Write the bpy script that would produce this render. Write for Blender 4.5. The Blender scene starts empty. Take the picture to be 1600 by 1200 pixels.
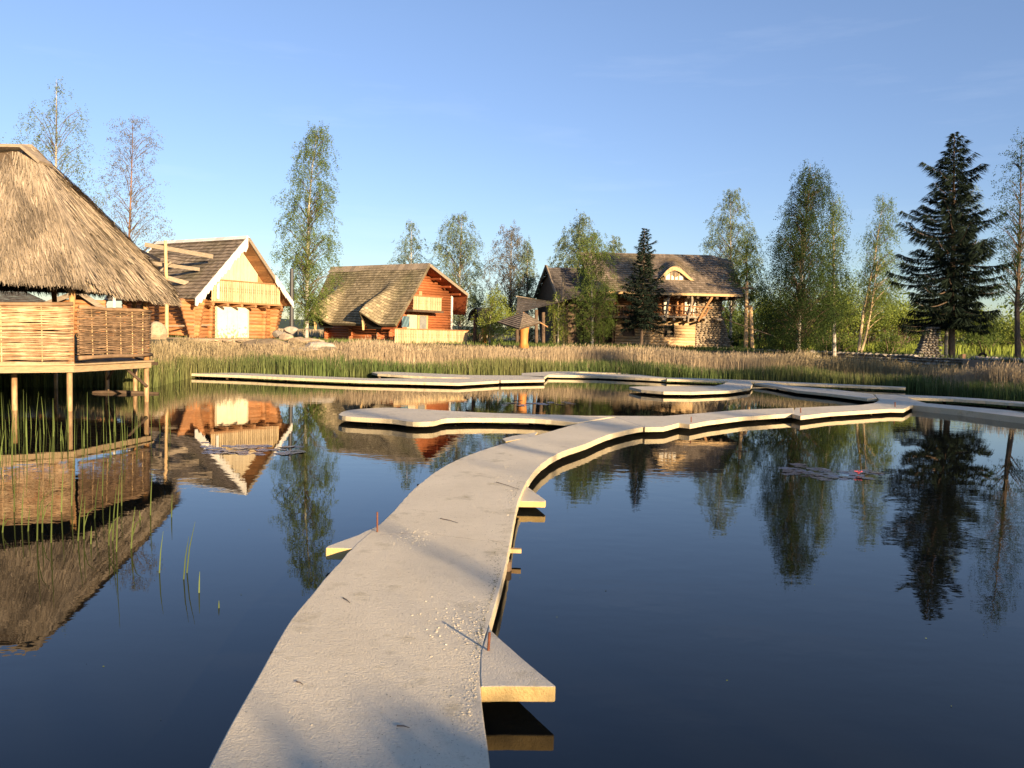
import bpy, bmesh, math, random
import numpy as np
from mathutils import Vector, Matrix
rng = np.random.default_rng(7); random.seed(7)
SC = bpy.context.scene; COL = SC.collection
R = math.radians
# ------------------------------------------------------------------ camera
F = 1300.0; TH = math.atan(78 / 1300); ROLL = 0.026
CP = np.array([0, 0, 2.0])
FW = np.array([0, math.cos(TH), -math.sin(TH)]); RT = np.array([1.0, 0, 0]); UPV = np.cross(RT, FW)
CR = RT * math.cos(ROLL) + UPV * math.sin(ROLL); CU = -RT * math.sin(ROLL) + UPV * math.cos(ROLL)
cam = bpy.data.objects.new('camera', bpy.data.cameras.new('camera')); COL.objects.link(cam)
M = Matrix(((CR[0], CU[0], -FW[0], 0), (CR[1], CU[1], -FW[1], 0), (CR[2], CU[2], -FW[2], 2.0), (0, 0, 0, 1)))
cam.matrix_world = M
cam.data.sensor_width = 36; cam.data.lens = 36 * F / 1600; cam.data.clip_start = 0.05; cam.data.clip_end = 20000
SC.camera = cam
# ------------------------------------------------------------------ sky, sun, exposure
SUN_EL = R(11.0); SUN_AZ = R(146.5)              # azimuth measured from +Y towards +X
w = bpy.data.worlds.new('World'); SC.world = w; w.use_nodes = True
nt = w.node_tree; sky = nt.nodes.new('ShaderNodeTexSky'); sky.sky_type = 'NISHITA'; sky.sun_disc = False
sky.sun_elevation = SUN_EL; sky.sun_rotation = SUN_AZ; sky.altitude = 300; sky.air_density = 1.0; sky.dust_density = 0.3; sky.ozone_density = 2.2
bg = nt.nodes['Background']; bg.inputs[1].default_value = 0.084
hs = nt.nodes.new('ShaderNodeHueSaturation'); hs.inputs['Hue'].default_value = 0.519; hs.inputs['Saturation'].default_value = 1.04
nt.links.new(sky.outputs[0], hs.inputs['Color']); 
# the evening haze low over the horizon: softer and bluer than the clear-air model
tcw = nt.nodes.new('ShaderNodeTexCoord'); sxyz = nt.nodes.new('ShaderNodeSeparateXYZ'); nt.links.new(tcw.outputs['Generated'], sxyz.inputs[0])
rmp = nt.nodes.new('ShaderNodeValToRGB'); rmp.color_ramp.elements[0].position = 0.0; rmp.color_ramp.elements[0].color = (0.66, 0.64, 0.74, 1)
rmp.color_ramp.elements[1].position = 0.34; rmp.color_ramp.elements[1].color = (1.04, 1.04, 1.0, 1); e_ = rmp.color_ramp.elements.new(0.12); e_.color = (0.80, 0.81, 0.90, 1); e2_ = rmp.color_ramp.elements.new(0.6); e2_.color = (1.22, 1.20, 1.08, 1)
nt.links.new(sxyz.outputs['Z'], rmp.inputs[0]); mxw = nt.nodes.new('ShaderNodeMixRGB'); mxw.blend_type = 'MULTIPLY'; mxw.inputs[0].default_value = 1
nt.links.new(hs.outputs[0], mxw.inputs[1]); nt.links.new(rmp.outputs[0], mxw.inputs[2]); 
mpw = nt.nodes.new('ShaderNodeMapping'); mpw.inputs['Scale'].default_value = (1.2, 1.2, 9); nt.links.new(tcw.outputs['Generated'], mpw.inputs[0])
cln = nt.nodes.new('ShaderNodeTexNoise'); cln.inputs['Scale'].default_value = 2.6; cln.inputs['Detail'].default_value = 7; cln.inputs['Roughness'].default_value = 0.6; nt.links.new(mpw.outputs[0], cln.inputs['Vector'])
clr = nt.nodes.new('ShaderNodeMapRange'); clr.inputs['From Min'].default_value = 0.56; clr.inputs['From Max'].default_value = 0.80; clr.inputs['To Max'].default_value = 0.07; nt.links.new(cln.outputs['Fac'], clr.inputs[0])
mxc = nt.nodes.new('ShaderNodeMixRGB'); mxc.inputs[2].default_value = (6.5, 6.6, 7.0, 1); nt.links.new(clr.outputs[0], mxc.inputs[0]); nt.links.new(mxw.outputs[0], mxc.inputs[1]); nt.links.new(mxc.outputs[0], bg.inputs[0])
sun = bpy.data.objects.new('sun', bpy.data.lights.new('sun', 'SUN')); COL.objects.link(sun)
sun.data.energy = 5.0; sun.data.angle = R(0.53); sun.data.color = (1.0, 0.74, 0.44)
sd = Vector((math.sin(SUN_AZ) * math.cos(SUN_EL), math.cos(SUN_AZ) * math.cos(SUN_EL), math.sin(SUN_EL)))
sun.rotation_euler = sd.to_track_quat('Z', 'Y').to_euler()
SC.view_settings.view_transform = 'Standard'; SC.view_settings.look = 'None'
SC.view_settings.exposure = 1.38; SC.view_settings.gamma = 1
try:
    SC.cycles.max_bounces = 8; SC.cycles.transparent_max_bounces = 8
except Exception: pass

# ------------------------------------------------------------------ photo-to-world helpers (survey of the place)
def ray(px, py): return FW * F + CR * (px - 800) - CU * (py - 600)
def P(px, py, z):
    v = ray(px, py); return CP + v * ((z - 2.0) / v[2])
def Q(px, py, y):
    v = ray(px, py); return CP + v * (y / v[1])
def V3(a): return np.array(a, float)
class Frame:
    """vertical facade frame: u runs along the facade, b runs back from it"""
    def __init__(s, O, u):
        s.O = V3([O[0], O[1], 0]); u = V3([u[0], u[1], 0]); s.u = u / np.linalg.norm(u); s.b = V3([-s.u[1], s.u[0], 0])
    def W(s, w, o, z): return s.O + s.u * w + s.b * o + V3([0, 0, z])
    def X(s, px, py, o):
        v = ray(px, py); t = ((s.O - CP) @ s.b + o) / (v @ s.b); p = CP + v * t
        return (p - s.O) @ s.u, p[2]
    def XW(s, px, py, o):
        a, z = s.X(px, py, o); return s.W(a, o, z)

# ------------------------------------------------------------------ materials
def mat(name, c1, c2=None, rough=0.8, scale=4.0, stretch=(1, 1, 1), bump=0.3, bscale=None, rnd=0.0, spec=0.3,
        c3=None, coord='Object', transl=0.0, bdist=0.02, brick=None, metallic=0.0):
    m = bpy.data.materials.new(name); m.use_nodes = True; n = m.node_tree.nodes; l = m.node_tree.links
    b = n['Principled BSDF']; b.inputs['Roughness'].default_value = rough
    b.inputs['Specular IOR Level'].default_value = spec; b.inputs['Metallic'].default_value = metallic
    c2 = c2 or tuple(x * 0.7 for x in c1)
    tc = n.new('ShaderNodeTexCoord'); mp = n.new('ShaderNodeMapping'); mp.inputs['Scale'].default_value = stretch
    l.new(tc.outputs[coord], mp.inputs[0])
    nz = n.new('ShaderNodeTexNoise'); nz.inputs['Scale'].default_value = scale; nz.inputs['Detail'].default_value = 8; nz.inputs['Roughness'].default_value = 0.65
    l.new(mp.outputs[0], nz.inputs['Vector'])
    cr = n.new('ShaderNodeValToRGB'); cr.color_ramp.elements[0].position = 0.32; cr.color_ramp.elements[1].position = 0.68
    cr.color_ramp.elements[0].color = (*c2, 1); cr.color_ramp.elements[1].color = (*c1, 1)
    l.new(nz.outputs['Fac'], cr.inputs[0]); col = cr.outputs[0]
    if c3:
        nz2 = n.new('ShaderNodeTexNoise'); nz2.inputs['Scale'].default_value = scale * 0.23; nz2.inputs['Detail'].default_value = 5
        l.new(mp.outputs[0], nz2.inputs['Vector'])
        r2 = n.new('ShaderNodeValToRGB'); r2.color_ramp.elements[0].position = 0.48; r2.color_ramp.elements[1].position = 0.66
        l.new(nz2.outputs['Fac'], r2.inputs[0])
        mx = n.new('ShaderNodeMixRGB'); mx.inputs[2].default_value = (*c3, 1); l.new(r2.outputs[0], mx.inputs[0]); l.new(col, mx.inputs[1]); col = mx.outputs[0]
    hgt = nz.outputs['Fac']
    if brick:
        bw, bh, dark = brick
        bt = n.new('ShaderNodeTexBrick'); bt.inputs['Scale'].default_value = 1; bt.inputs['Brick Width'].default_value = bw; bt.inputs['Row Height'].default_value = bh
        bt.inputs['Mortar Size'].default_value = 0.012; bt.inputs['Mortar Smooth'].default_value = 0.3; bt.inputs['Bias'].default_value = 0
        bt.inputs['Color1'].default_value = (1.25, 1.25, 1.25, 1); bt.inputs['Color2'].default_value = (0.7, 0.7, 0.7, 1); bt.inputs['Mortar'].default_value = (dark, dark, dark, 1)
        l.new(tc.outputs['UV'], bt.inputs['Vector'])
        mx = n.new('ShaderNodeMixRGB'); mx.blend_type = 'MULTIPLY'; mx.inputs[0].default_value = 1; l.new(col, mx.inputs[1]); l.new(bt.outputs[0], mx.inputs[2]); col = mx.outputs[0]
    if rnd > 0:
        at = n.new('ShaderNodeAttribute'); at.attribute_name = 'rnd'
        mr = n.new('ShaderNodeMapRange'); mr.inputs['To Min'].default_value = 1 - rnd; mr.inputs['To Max'].default_value = 1 + rnd
        l.new(at.outputs['Fac'], mr.inputs[0])
        mx = n.new('ShaderNodeMixRGB'); mx.blend_type = 'MULTIPLY'; mx.inputs[0].default_value = 1; l.new(col, mx.inputs[1]); l.new(mr.outputs[0], mx.inputs[2]); col = mx.outputs[0]
    l.new(col, b.inputs['Base Color'])
    if bump > 0:
        bn = n.new('ShaderNodeBump'); bn.inputs['Strength'].default_value = bump; bn.inputs['Distance'].default_value = bdist
        if bscale:
            n3 = n.new('ShaderNodeTexNoise'); n3.inputs['Scale'].default_value = bscale; n3.inputs['Detail'].default_value = 6
            l.new(mp.outputs[0], n3.inputs['Vector']); hgt = n3.outputs['Fac']
        l.new(hgt, bn.inputs['Height']); l.new(bn.outputs[0], b.inputs['Normal'])
    if transl > 0:
        tr = n.new('ShaderNodeBsdfTranslucent'); l.new(col, tr.inputs[0]); ms = n.new('ShaderNodeMixShader'); ms.inputs[0].default_value = transl
        l.new(b.outputs[0], ms.inputs[1]); l.new(tr.outputs[0], ms.inputs[2]); l.new(ms.outputs[0], n['Material Output'].inputs[0])
    return m
MT = {}
def mk(k, *a, **kw): MT[k] = mat(k, *a, **kw)
mk('log_orange', (0.46, 0.225, 0.095), (0.28, 0.125, 0.048), rough=0.6, scale=3, stretch=(1, 1, 6), rnd=0.3, bump=0.3)
mk('log_red', (0.38, 0.135, 0.05), (0.23, 0.072, 0.027), rough=0.6, scale=3, stretch=(1, 1, 6), rnd=0.3, bump=0.3)
mk('log_pale', (0.56, 0.40, 0.22), (0.36, 0.24, 0.13), rough=0.7, scale=3, stretch=(1, 1, 6), rnd=0.25, bump=0.3)
mk('log_end', (0.55, 0.27, 0.10), (0.36, 0.15, 0.05), rough=0.7, scale=9, rnd=0.3)
mk('cream_board', (0.62, 0.53, 0.37), (0.50, 0.40, 0.27), rough=0.7, scale=2.0, stretch=(6, 6, 1), rnd=0.08, bump=0.2)
mk('white_board', (0.72, 0.69, 0.63), (0.66, 0.60, 0.52), rough=0.7, scale=5, rnd=0.12)
mk('pale_wood', (0.62, 0.43, 0.22), (0.42, 0.27, 0.13), rough=0.75, scale=5, stretch=(4, 4, 1), rnd=0.25)
mk('balc_wood', (0.60, 0.46, 0.27), (0.42, 0.30, 0.16), rough=0.75, scale=5, stretch=(4, 4, 1), rnd=0.22)
mk('grey_wood', (0.36, 0.29, 0.21), (0.20, 0.155, 0.11), rough=0.85, scale=6, stretch=(1, 1, 4), rnd=0.25)
mk('dark_wood', (0.14, 0.095, 0.062), (0.07, 0.045, 0.03), rough=0.8, scale=6, rnd=0.3)
mk('soffit', (0.40, 0.21, 0.09), (0.25, 0.12, 0.05), rough=0.75, scale=4, stretch=(1, 1, 4), rnd=0.25)
mk('soffit_red', (0.36, 0.10, 0.035), (0.22, 0.055, 0.02), rough=0.7, scale=4, rnd=0.25)
mk('shingle', (0.30, 0.235, 0.175), (0.18, 0.14, 0.10), rough=0.9, scale=1.5, rnd=0.22, bump=0.5, bscale=22, brick=(0.16, 0.2, 0.5), c3=(0.16, 0.135, 0.08))
mk('shingle_moss', (0.33, 0.27, 0.175), (0.21, 0.17, 0.10), rough=0.9, scale=1.2, rnd=0.22, bump=0.5, bscale=22, brick=(0.16, 0.2, 0.5), c3=(0.17, 0.16, 0.07))
mk('shingle_dark', (0.135, 0.115, 0.10), (0.075, 0.065, 0.058), rough=0.9, scale=1.5, rnd=0.22, bump=0.5, bscale=22, brick=(0.16, 0.2, 0.5))
mk('thatch_core', (0.17, 0.12, 0.075), (0.09, 0.06, 0.035), rough=0.95, scale=12, bump=0.8)
mk('thatch', (0.36, 0.29, 0.21), (0.21, 0.168, 0.122), rough=0.9, scale=1.6, rnd=0.6, bump=0)
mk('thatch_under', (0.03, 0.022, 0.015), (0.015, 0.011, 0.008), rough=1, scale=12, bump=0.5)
mk('wattle_light', (0.47, 0.35, 0.215), (0.33, 0.18, 0.09), rough=0.7, scale=5, rnd=0.4, bump=0.2)
mk('wattle_dark', (0.27, 0.175, 0.10), (0.16, 0.10, 0.06), rough=0.8, scale=5, rnd=0.45, bump=0.2)
mk('post_wood', (0.55, 0.32, 0.14), (0.34, 0.18, 0.075), rough=0.65, scale=3, stretch=(4, 4, 1), bump=0.3, c3=(0.40, 0.17, 0.06))
mk('pile_wood', (0.50, 0.34, 0.18), (0.22, 0.12, 0.06), rough=0.6, scale=3, stretch=(3, 3, 1), bump=0.3)
mk('fascia_wood', (0.42, 0.31, 0.18), (0.27, 0.19, 0.11), rough=0.8, scale=5, stretch=(1, 1, 6), rnd=0.2)
mk('rust', (0.20, 0.07, 0.035), (0.11, 0.04, 0.02), rough=0.8, scale=40)
mk('birch_bark', (0.62, 0.57, 0.48), (0.12, 0.10, 0.085), rough=0.8, scale=2.2, stretch=(1, 1, 5), bump=0.3)
mk('birch_gold', (0.70, 0.55, 0.34), (0.30, 0.20, 0.11), rough=0.8, scale=2.2, stretch=(1, 1, 4), bump=0.3)
mk('bark', (0.16, 0.115, 0.08), (0.08, 0.055, 0.04), rough=0.9, scale=5, stretch=(3, 3, 1), bump=0.6)
mk('bark_red', (0.30, 0.17, 0.11), (0.16, 0.09, 0.06), rough=0.9, scale=5, stretch=(3, 3, 1), bump=0.6)
mk('leaf', (0.17, 0.225, 0.055), (0.10, 0.145, 0.036), rough=0.9, spec=0.1, scale=0.9, rnd=0.35, transl=0.38, bump=0)
mk('leaf_deep_shaded', (0.055, 0.088, 0.026), (0.032, 0.055, 0.018), rough=0.9, spec=0.1, scale=0.9, rnd=0.35, transl=0.38, bump=0)  # deep green; on the largest birch it carries the shade in the leaf colour
mk('leaf_silver', (0.20, 0.25, 0.13), (0.13, 0.175, 0.085), rough=0.9, spec=0.1, scale=0.9, rnd=0.35, transl=0.38, bump=0)
mk('leaf_bronze', (0.22, 0.19, 0.14), (0.14, 0.135, 0.09), rough=0.9, spec=0.1, scale=0.9, rnd=0.35, transl=0.38, bump=0)
mk('leaf_lime', (0.25, 0.30, 0.06), (0.15, 0.19, 0.035), rough=0.9, spec=0.1, scale=0.6, rnd=0.4, transl=0.25, bump=0)
mk('needles', (0.018, 0.029, 0.018), (0.009, 0.016, 0.011), rough=0.9, spec=0.1, scale=1, rnd=0.4, bump=0)
mk('reed_green', (0.13, 0.17, 0.055), (0.075, 0.11, 0.035), rough=0.9, spec=0.1, scale=0.5, rnd=0.5, transl=0.2, bump=0, c3=(0.19, 0.18, 0.075))
mk('reed_fresh', (0.13, 0.17, 0.05), (0.09, 0.12, 0.035), rough=0.9, spec=0.1, scale=0.8, rnd=0.4, transl=0.2, bump=0)
mk('reed_dry', (0.47, 0.365, 0.24), (0.33, 0.255, 0.165), rough=0.9, scale=0.35, rnd=0.35, bump=0, c3=(0.27, 0.22, 0.115), transl=0.1)
mk('grass', (0.13, 0.17, 0.04), (0.08, 0.11, 0.03), rough=0.8, scale=0.4, rnd=0.45, bump=0, transl=0.15)
mk('ground', (0.10, 0.095, 0.045), (0.06, 0.06, 0.03), rough=1, scale=0.5, bump=0.6, bscale=6, bdist=0.08, c3=(0.16, 0.13, 0.07))
mk('stone', (0.40, 0.35, 0.29), (0.24, 0.21, 0.17), rough=0.9, scale=4, rnd=0.4, bump=0.7)
mk('stone_shaded', (0.24, 0.22, 0.195), (0.15, 0.135, 0.12), rough=0.95, scale=5, rnd=0.25, bump=0.7)  # stone colour darkened to put the pillar's shade into it
mk('stone_warm', (0.42, 0.33, 0.22), (0.24, 0.18, 0.12), rough=0.9, scale=4, rnd=0.4, bump=0.7)
mk('mortar', (0.30, 0.25, 0.19), (0.20, 0.165, 0.13), rough=1, scale=9, bump=0.6)
mk('hill', (0.045, 0.075, 0.035), (0.03, 0.05, 0.028), rough=1, scale=0.01, bump=0)
mk('black', (0.012, 0.011, 0.010), (0.008, 0.007, 0.006), rough=0.9)
mk('tarp', (0.16, 0.26, 0.30), (0.10, 0.17, 0.2), rough=0.5, scale=6)
mk('curtain', (0.80, 0.74, 0.62), (0.62, 0.56, 0.46), rough=0.8, scale=6, stretch=(8, 8, 0.5), bump=0.3)
mk('glass_dull', (0.30, 0.30, 0.28), (0.17, 0.17, 0.17), rough=0.15, scale=2, spec=0.6, bump=0)
mk('dark_metal', (0.05, 0.05, 0.055), (0.03, 0.03, 0.033), rough=0.5, scale=5)
mk('lily', (0.075, 0.045, 0.055), (0.045, 0.04, 0.035), rough=0.25, scale=2, rnd=0.4, spec=0.6, bump=0.1)
mk('flower_pink', (0.6, 0.10, 0.13), (0.5, 0.08, 0.1), rough=0.5)

def concrete(name, c1, c2, pits=1.0):
    m = bpy.data.materials.new(name); m.use_nodes = True; n = m.node_tree.nodes; l = m.node_tree.links; b = n['Principled BSDF']
    b.inputs['Roughness'].default_value = 0.92; b.inputs['Specular IOR Level'].default_value = 0.2
    tc = n.new('ShaderNodeTexCoord')
    def noise(s, d=8, r=0.6, st=None):
        q = n.new('ShaderNodeTexNoise'); q.inputs['Scale'].default_value = s; q.inputs['Detail'].default_value = d; q.inputs['Roughness'].default_value = r
        if st:
            mp = n.new('ShaderNodeMapping'); mp.inputs['Scale'].default_value = st; l.new(tc.outputs['Object'], mp.inputs[0]); l.new(mp.outputs[0], q.inputs[0])
        else: l.new(tc.outputs['Object'], q.inputs[0])
        return q
    a = noise(1.3, 10, 0.7); cr = n.new('ShaderNodeValToRGB'); cr.color_ramp.elements[0].position = 0.3; cr.color_ramp.elements[1].position = 0.7
    cr.color_ramp.elements[0].color = (*c2, 1); cr.color_ramp.elements[1].color = (*c1, 1); l.new(a.outputs['Fac'], cr.inputs[0])
    f = noise(60, 4, 0.7); r2 = n.new('ShaderNodeValToRGB'); r2.color_ramp.elements[0].position = 0.30; r2.color_ramp.elements[1].position = 0.42
    r2.color_ramp.elements[0].color = (0.55, 0.5, 0.45, 1); r2.color_ramp.elements[1].color = (1, 1, 1, 1); l.new(f.outputs['Fac'], r2.inputs[0])
    mx = n.new('ShaderNodeMixRGB'); mx.blend_type = 'MULTIPLY'; mx.inputs[0].default_value = 0.7 * pits; l.new(cr.outputs[0], mx.inputs[1]); l.new(r2.outputs[0], mx.inputs[2])
    st = noise(2.6, 8, 0.75); r3 = n.new('ShaderNodeValToRGB'); r3.color_ramp.elements[0].position = 0.54; r3.color_ramp.elements[1].position = 0.74
    l.new(st.outputs['Fac'], r3.inputs[0]); mx2 = n.new('ShaderNodeMixRGB'); mx2.inputs[2].default_value = (c2[0] * 0.62, c2[1] * 0.60, c2[2] * 0.52, 1)
    l.new(r3.outputs[0], mx2.inputs[0]); l.new(mx.outputs[0], mx2.inputs[1]); l.new(mx2.outputs[0], b.inputs['Base Color'])
    # relief: trowel ripples across the walkway, grit and scattered pits
    h1 = noise(14, 6, 0.7, (1.0, 1.5, 1)); h2 = noise(70, 4, 0.7); vo = n.new('ShaderNodeTexVoronoi'); vo.inputs['Scale'].default_value = 26; l.new(tc.outputs['Object'], vo.inputs[0])
    mr = n.new('ShaderNodeMapRange'); mr.inputs['From Min'].default_value = 0.0; mr.inputs['From Max'].default_value = 0.16; l.new(vo.outputs['Distance'], mr.inputs[0])
    m3 = n.new('ShaderNodeMath'); m3.operation = 'MULTIPLY_ADD'; m3.inputs[1].default_value = 0.75; l.new(h2.outputs['Fac'], m3.inputs[0]); m5 = n.new('ShaderNodeMath'); m5.operation = 'MULTIPLY'; m5.inputs[1].default_value = 0.45; l.new(h1.outputs['Fac'], m5.inputs[0]); l.new(m5.outputs[0], m3.inputs[2])
    m4 = n.new('ShaderNodeMath'); m4.operation = 'MULTIPLY_ADD'; m4.inputs[1].default_value = 0.12 * pits; l.new(mr.outputs[0], m4.inputs[0]); l.new(m3.outputs[0], m4.inputs[2])
    bn = n.new('ShaderNodeBump'); bn.inputs['Strength'].default_value = 0.8; bn.inputs['Distance'].default_value = 0.030 * (0.25 + 0.75 * pits)
    l.new(m4.outputs[0], bn.inputs['Height']); l.new(bn.outputs[0], b.inputs['Normal']); MT[name] = m
concrete('concrete', (0.78, 0.70, 0.55), (0.63, 0.56, 0.43))
concrete('concrete_smooth', (0.70, 0.63, 0.50), (0.57, 0.51, 0.40), 0.4)

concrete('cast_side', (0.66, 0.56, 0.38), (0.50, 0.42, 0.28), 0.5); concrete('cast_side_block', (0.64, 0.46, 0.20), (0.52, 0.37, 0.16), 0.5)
def water_mat():
    m = bpy.data.materials.new('water'); m.use_nodes = True; n = m.node_tree.nodes; l = m.node_tree.links; b = n['Principled BSDF']
    b.inputs['Base Color'].default_value = (0.005, 0.006, 0.0055, 1); b.inputs['Roughness'].default_value = 0.012; b.inputs['IOR'].default_value = 1.333
    tc = n.new('ShaderNodeTexCoord')
    def noise(s, d, st, r=0.5):
        mp = n.new('ShaderNodeMapping'); mp.inputs['Scale'].default_value = st; l.new(tc.outputs['Object'], mp.inputs[0])
        q = n.new('ShaderNodeTexNoise'); q.inputs['Scale'].default_value = s; q.inputs['Detail'].default_value = d; q.inputs['Roughness'].default_value = r; l.new(mp.outputs[0], q.inputs[0]); return q
    a = noise(2.6, 3, (1, 1.5, 1)); c = noise(0.5, 1, (1, 1, 1)); k = noise(0.11, 2, (1, 1, 1))
    mr = n.new('ShaderNodeMapRange'); mr.inputs['From Min'].default_value = 0.40; mr.inputs['From Max'].default_value = 0.62; mr.inputs['To Min'].default_value = 0.12; l.new(k.outputs['Fac'], mr.inputs[0])
    mu = n.new('ShaderNodeMath'); mu.operation = 'MULTIPLY'; l.new(a.outputs['Fac'], mu.inputs[0]); l.new(mr.outputs[0], mu.inputs[1])
    ad = n.new('ShaderNodeMath'); ad.operation = 'MULTIPLY_ADD'; ad.inputs[1].default_value = 0.5; l.new(c.outputs['Fac'], ad.inputs[0]); l.new(mu.outputs[0], ad.inputs[2])
    bn = n.new('ShaderNodeBump'); bn.inputs['Strength'].default_value = 1.0; bn.inputs['Distance'].default_value = 0.0022
    l.new(ad.outputs[0], bn.inputs['Height']); l.new(bn.outputs[0], b.inputs['Normal']); MT['water'] = m
water_mat()

# ------------------------------------------------------------------ mesh builder
class MB:
    def __init__(s): s.v = []; s.f = []; s.r = []; s.uv = []
    def add(s, vs, fs, rnd=None, uvs=None):
        o = len(s.v); rr = random.random() if rnd is None else rnd
        s.v.extend([tuple(map(float, p)) for p in vs]); s.r.extend([rr] * len(vs))
        s.f.extend([tuple(i + o for i in f) for f in fs])
        for f in fs: s.uv.append([uvs[i] for i in f] if uvs else None)
        return s
    def beam(s, A, B, wd, ht, up=(0, 0, 1), rnd=None):
        A = V3(A); B = V3(B); d = B - A; L = np.linalg.norm(d); d = d / max(L, 1e-9); up = V3(up)
        sx = np.cross(d, up)
        if np.linalg.norm(sx) < 1e-4: sx = np.cross(d, V3([1, 0, 0]))
        sx /= np.linalg.norm(sx); sz = np.cross(sx, d); a = sx * wd / 2; c = sz * ht / 2
        vs = [A - a - c, A + a - c, A + a + c, A - a + c, B - a - c, B + a - c, B + a + c, B - a + c]
        return s.add(vs, [(0, 1, 2, 3), (7, 6, 5, 4), (0, 4, 5, 1), (1, 5, 6, 2), (2, 6, 7, 3), (3, 7, 4, 0)], rnd)
    def tube(s, pts, rad, n=8, rnd=None, caps=True):
        pts = [V3(p) for p in pts]; m = len(pts)
        if not hasattr(rad, '__len__'): rad = [rad] * m
        vs = []; prev = None
        for i, p in enumerate(pts):
            t = pts[min(i + 1, m - 1)] - pts[max(i - 1, 0)]; t = t / (np.linalg.norm(t) + 1e-9)
            if prev is None:
                h = V3([0, 0, 1]) if abs(t[2]) < 0.9 else V3([1, 0, 0]); a = np.cross(t, h)
            else: a = prev - t * (prev @ t)
            a /= np.linalg.norm(a) + 1e-9; prev = a; b = np.cross(t, a)
            for k in range(n):
                an = 2 * math.pi * k / n; vs.append(p + (a * math.cos(an) + b * math.sin(an)) * rad[i])
        fs = [(i * n + k, i * n + (k + 1) % n, (i + 1) * n + (k + 1) % n, (i + 1) * n + k) for i in range(m - 1) for k in range(n)]
        if caps: fs += [tuple(range(n - 1, -1, -1)), tuple((m - 1) * n + k for k in range(n))]
        return s.add(vs, fs, rnd)
    def prism(s, poly, off, rnd=None):
        """closed polygon of 3D points extruded by the vector off"""
        poly = [V3(p) for p in poly]; off = V3(off); n = len(poly)
        vs = poly + [p + off for p in poly]
        fs = [tuple(range(n - 1, -1, -1)), tuple(range(n, 2 * n))] + [(i, (i + 1) % n, n + (i + 1) % n, n + i) for i in range(n)]
        return s.add(vs, fs, rnd)
    def grid(s, fn, nu, nv, uvf=None, rnd=None):
        vs = []; uv = []
        for j in range(nv + 1):
            for i in range(nu + 1):
                a, b = i / nu, j / nv; vs.append(fn(a, b)); uv.append(uvf(a, b) if uvf else (a, b))
        fs = [(j * (nu + 1) + i, j * (nu + 1) + i + 1, (j + 1) * (nu + 1) + i + 1, (j + 1) * (nu + 1) + i) for j in range(nv) for i in range(nu)]
        return s.add(vs, fs, rnd, uv)
    def rock(s, c, sz, n=2, rnd=None, seed=0):
        bm = bmesh.new(); bmesh.ops.create_icosphere(bm, subdivisions=n, radius=1); rs = np.random.default_rng(seed + 11)
        dirs = rs.normal(size=(7, 3)); dirs /= np.linalg.norm(dirs, axis=1)[:, None]; cut = rs.uniform(0.55, 0.9, 7)
        vs = []
        for v in bm.verts:
            p = np.array(v.co)
            for d, k in zip(dirs, cut):
                q = p @ d
                if q > k: p = p - d * (q - k)
            vs.append(V3(c) + p * V3(sz))
        fs = [tuple(v.index for v in f.verts) for f in bm.faces]; bm.free(); return s.add(vs, fs, rnd)
    def build(s, name, m, parent=None, smooth=False, bevel=0, solid=0):
        off = V3(parent_world(parent)) if parent is not None else V3([0, 0, 0])
        me = bpy.data.meshes.new(name); me.from_pydata([tuple(V3(p) - off) for p in s.v], [], s.f)
        at = me.attributes.new('rnd', 'FLOAT', 'POINT'); at.data.foreach_set('value', s.r)
        if any(u for u in s.uv):
            ul = me.uv_layers.new(name='UVMap'); flat = []
            for f, u in zip(s.f, s.uv): flat += [c for q in (u or [(0, 0)] * len(f)) for c in q]
            ul.data.foreach_set('uv', flat)
        if smooth: me.polygons.foreach_set('use_smooth', [True] * len(me.polygons))
        me.materials.append(MT[m] if isinstance(m, str) else m); me.update()
        o = bpy.data.objects.new(name, me); COL.objects.link(o)
        if parent is not None: o.parent = parent
        if solid:
            q = o.modifiers.new('t', 'SOLIDIFY'); q.thickness = solid; q.offset = -1
        if bevel:
            q = o.modifiers.new('b', 'BEVEL'); q.width = bevel; q.segments = 2; q.limit_method = 'ANGLE'; q.angle_limit = R(50)
        return o
def parent_world(p):
    x = V3([0, 0, 0])
    while p is not None: x = x + V3(p.location); p = p.parent
    return x
def quads(name, Vq, m, parent=None, rnd=None):
    """Vq: (n,4,3) world quads in one mesh, per-quad rnd attribute"""
    off = V3(parent_world(parent)) if parent is not None else V3([0, 0, 0])
    Vq = np.asarray(Vq, float) - off; n = len(Vq)
    me = bpy.data.meshes.new(name); me.vertices.add(4 * n); me.vertices.foreach_set('co', Vq.reshape(-1).astype(np.float32))
    me.loops.add(4 * n); me.loops.foreach_set('vertex_index', np.arange(4 * n, dtype=np.int32))
    me.polygons.add(n); me.polygons.foreach_set('loop_start', np.arange(0, 4 * n, 4, dtype=np.int32))
    try: me.polygons.foreach_set('loop_total', np.full(n, 4, dtype=np.int32))
    except Exception: pass
    at = me.attributes.new('rnd', 'FLOAT', 'POINT'); rr = rng.random(n) if rnd is None else rnd
    at.data.foreach_set('value', np.repeat(rr, 4).astype(np.float32))
    me.materials.append(MT[m]); me.update(calc_edges=True); me.validate()
    o = bpy.data.objects.new(name, me); COL.objects.link(o)
    if parent is not None: o.parent = parent
    return o
def tag(o, label=None, cat=None, group=None, kind=None):
    if label: o['label'] = label
    if cat: o['category'] = cat
    if group: o['group'] = group
    if kind: o['kind'] = kind
    return o
def thing(name, loc, label, cat, group=None):
    o = bpy.data.objects.new(name, None); o.location = tuple(map(float, loc)); o.empty_display_size = 0.2; COL.objects.link(o)
    return tag(o, label, cat, group)
def smooth(a, b, x):
    t = np.clip((x - a) / (b - a), 0, 1); return t * t * (3 - 2 * t)

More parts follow.
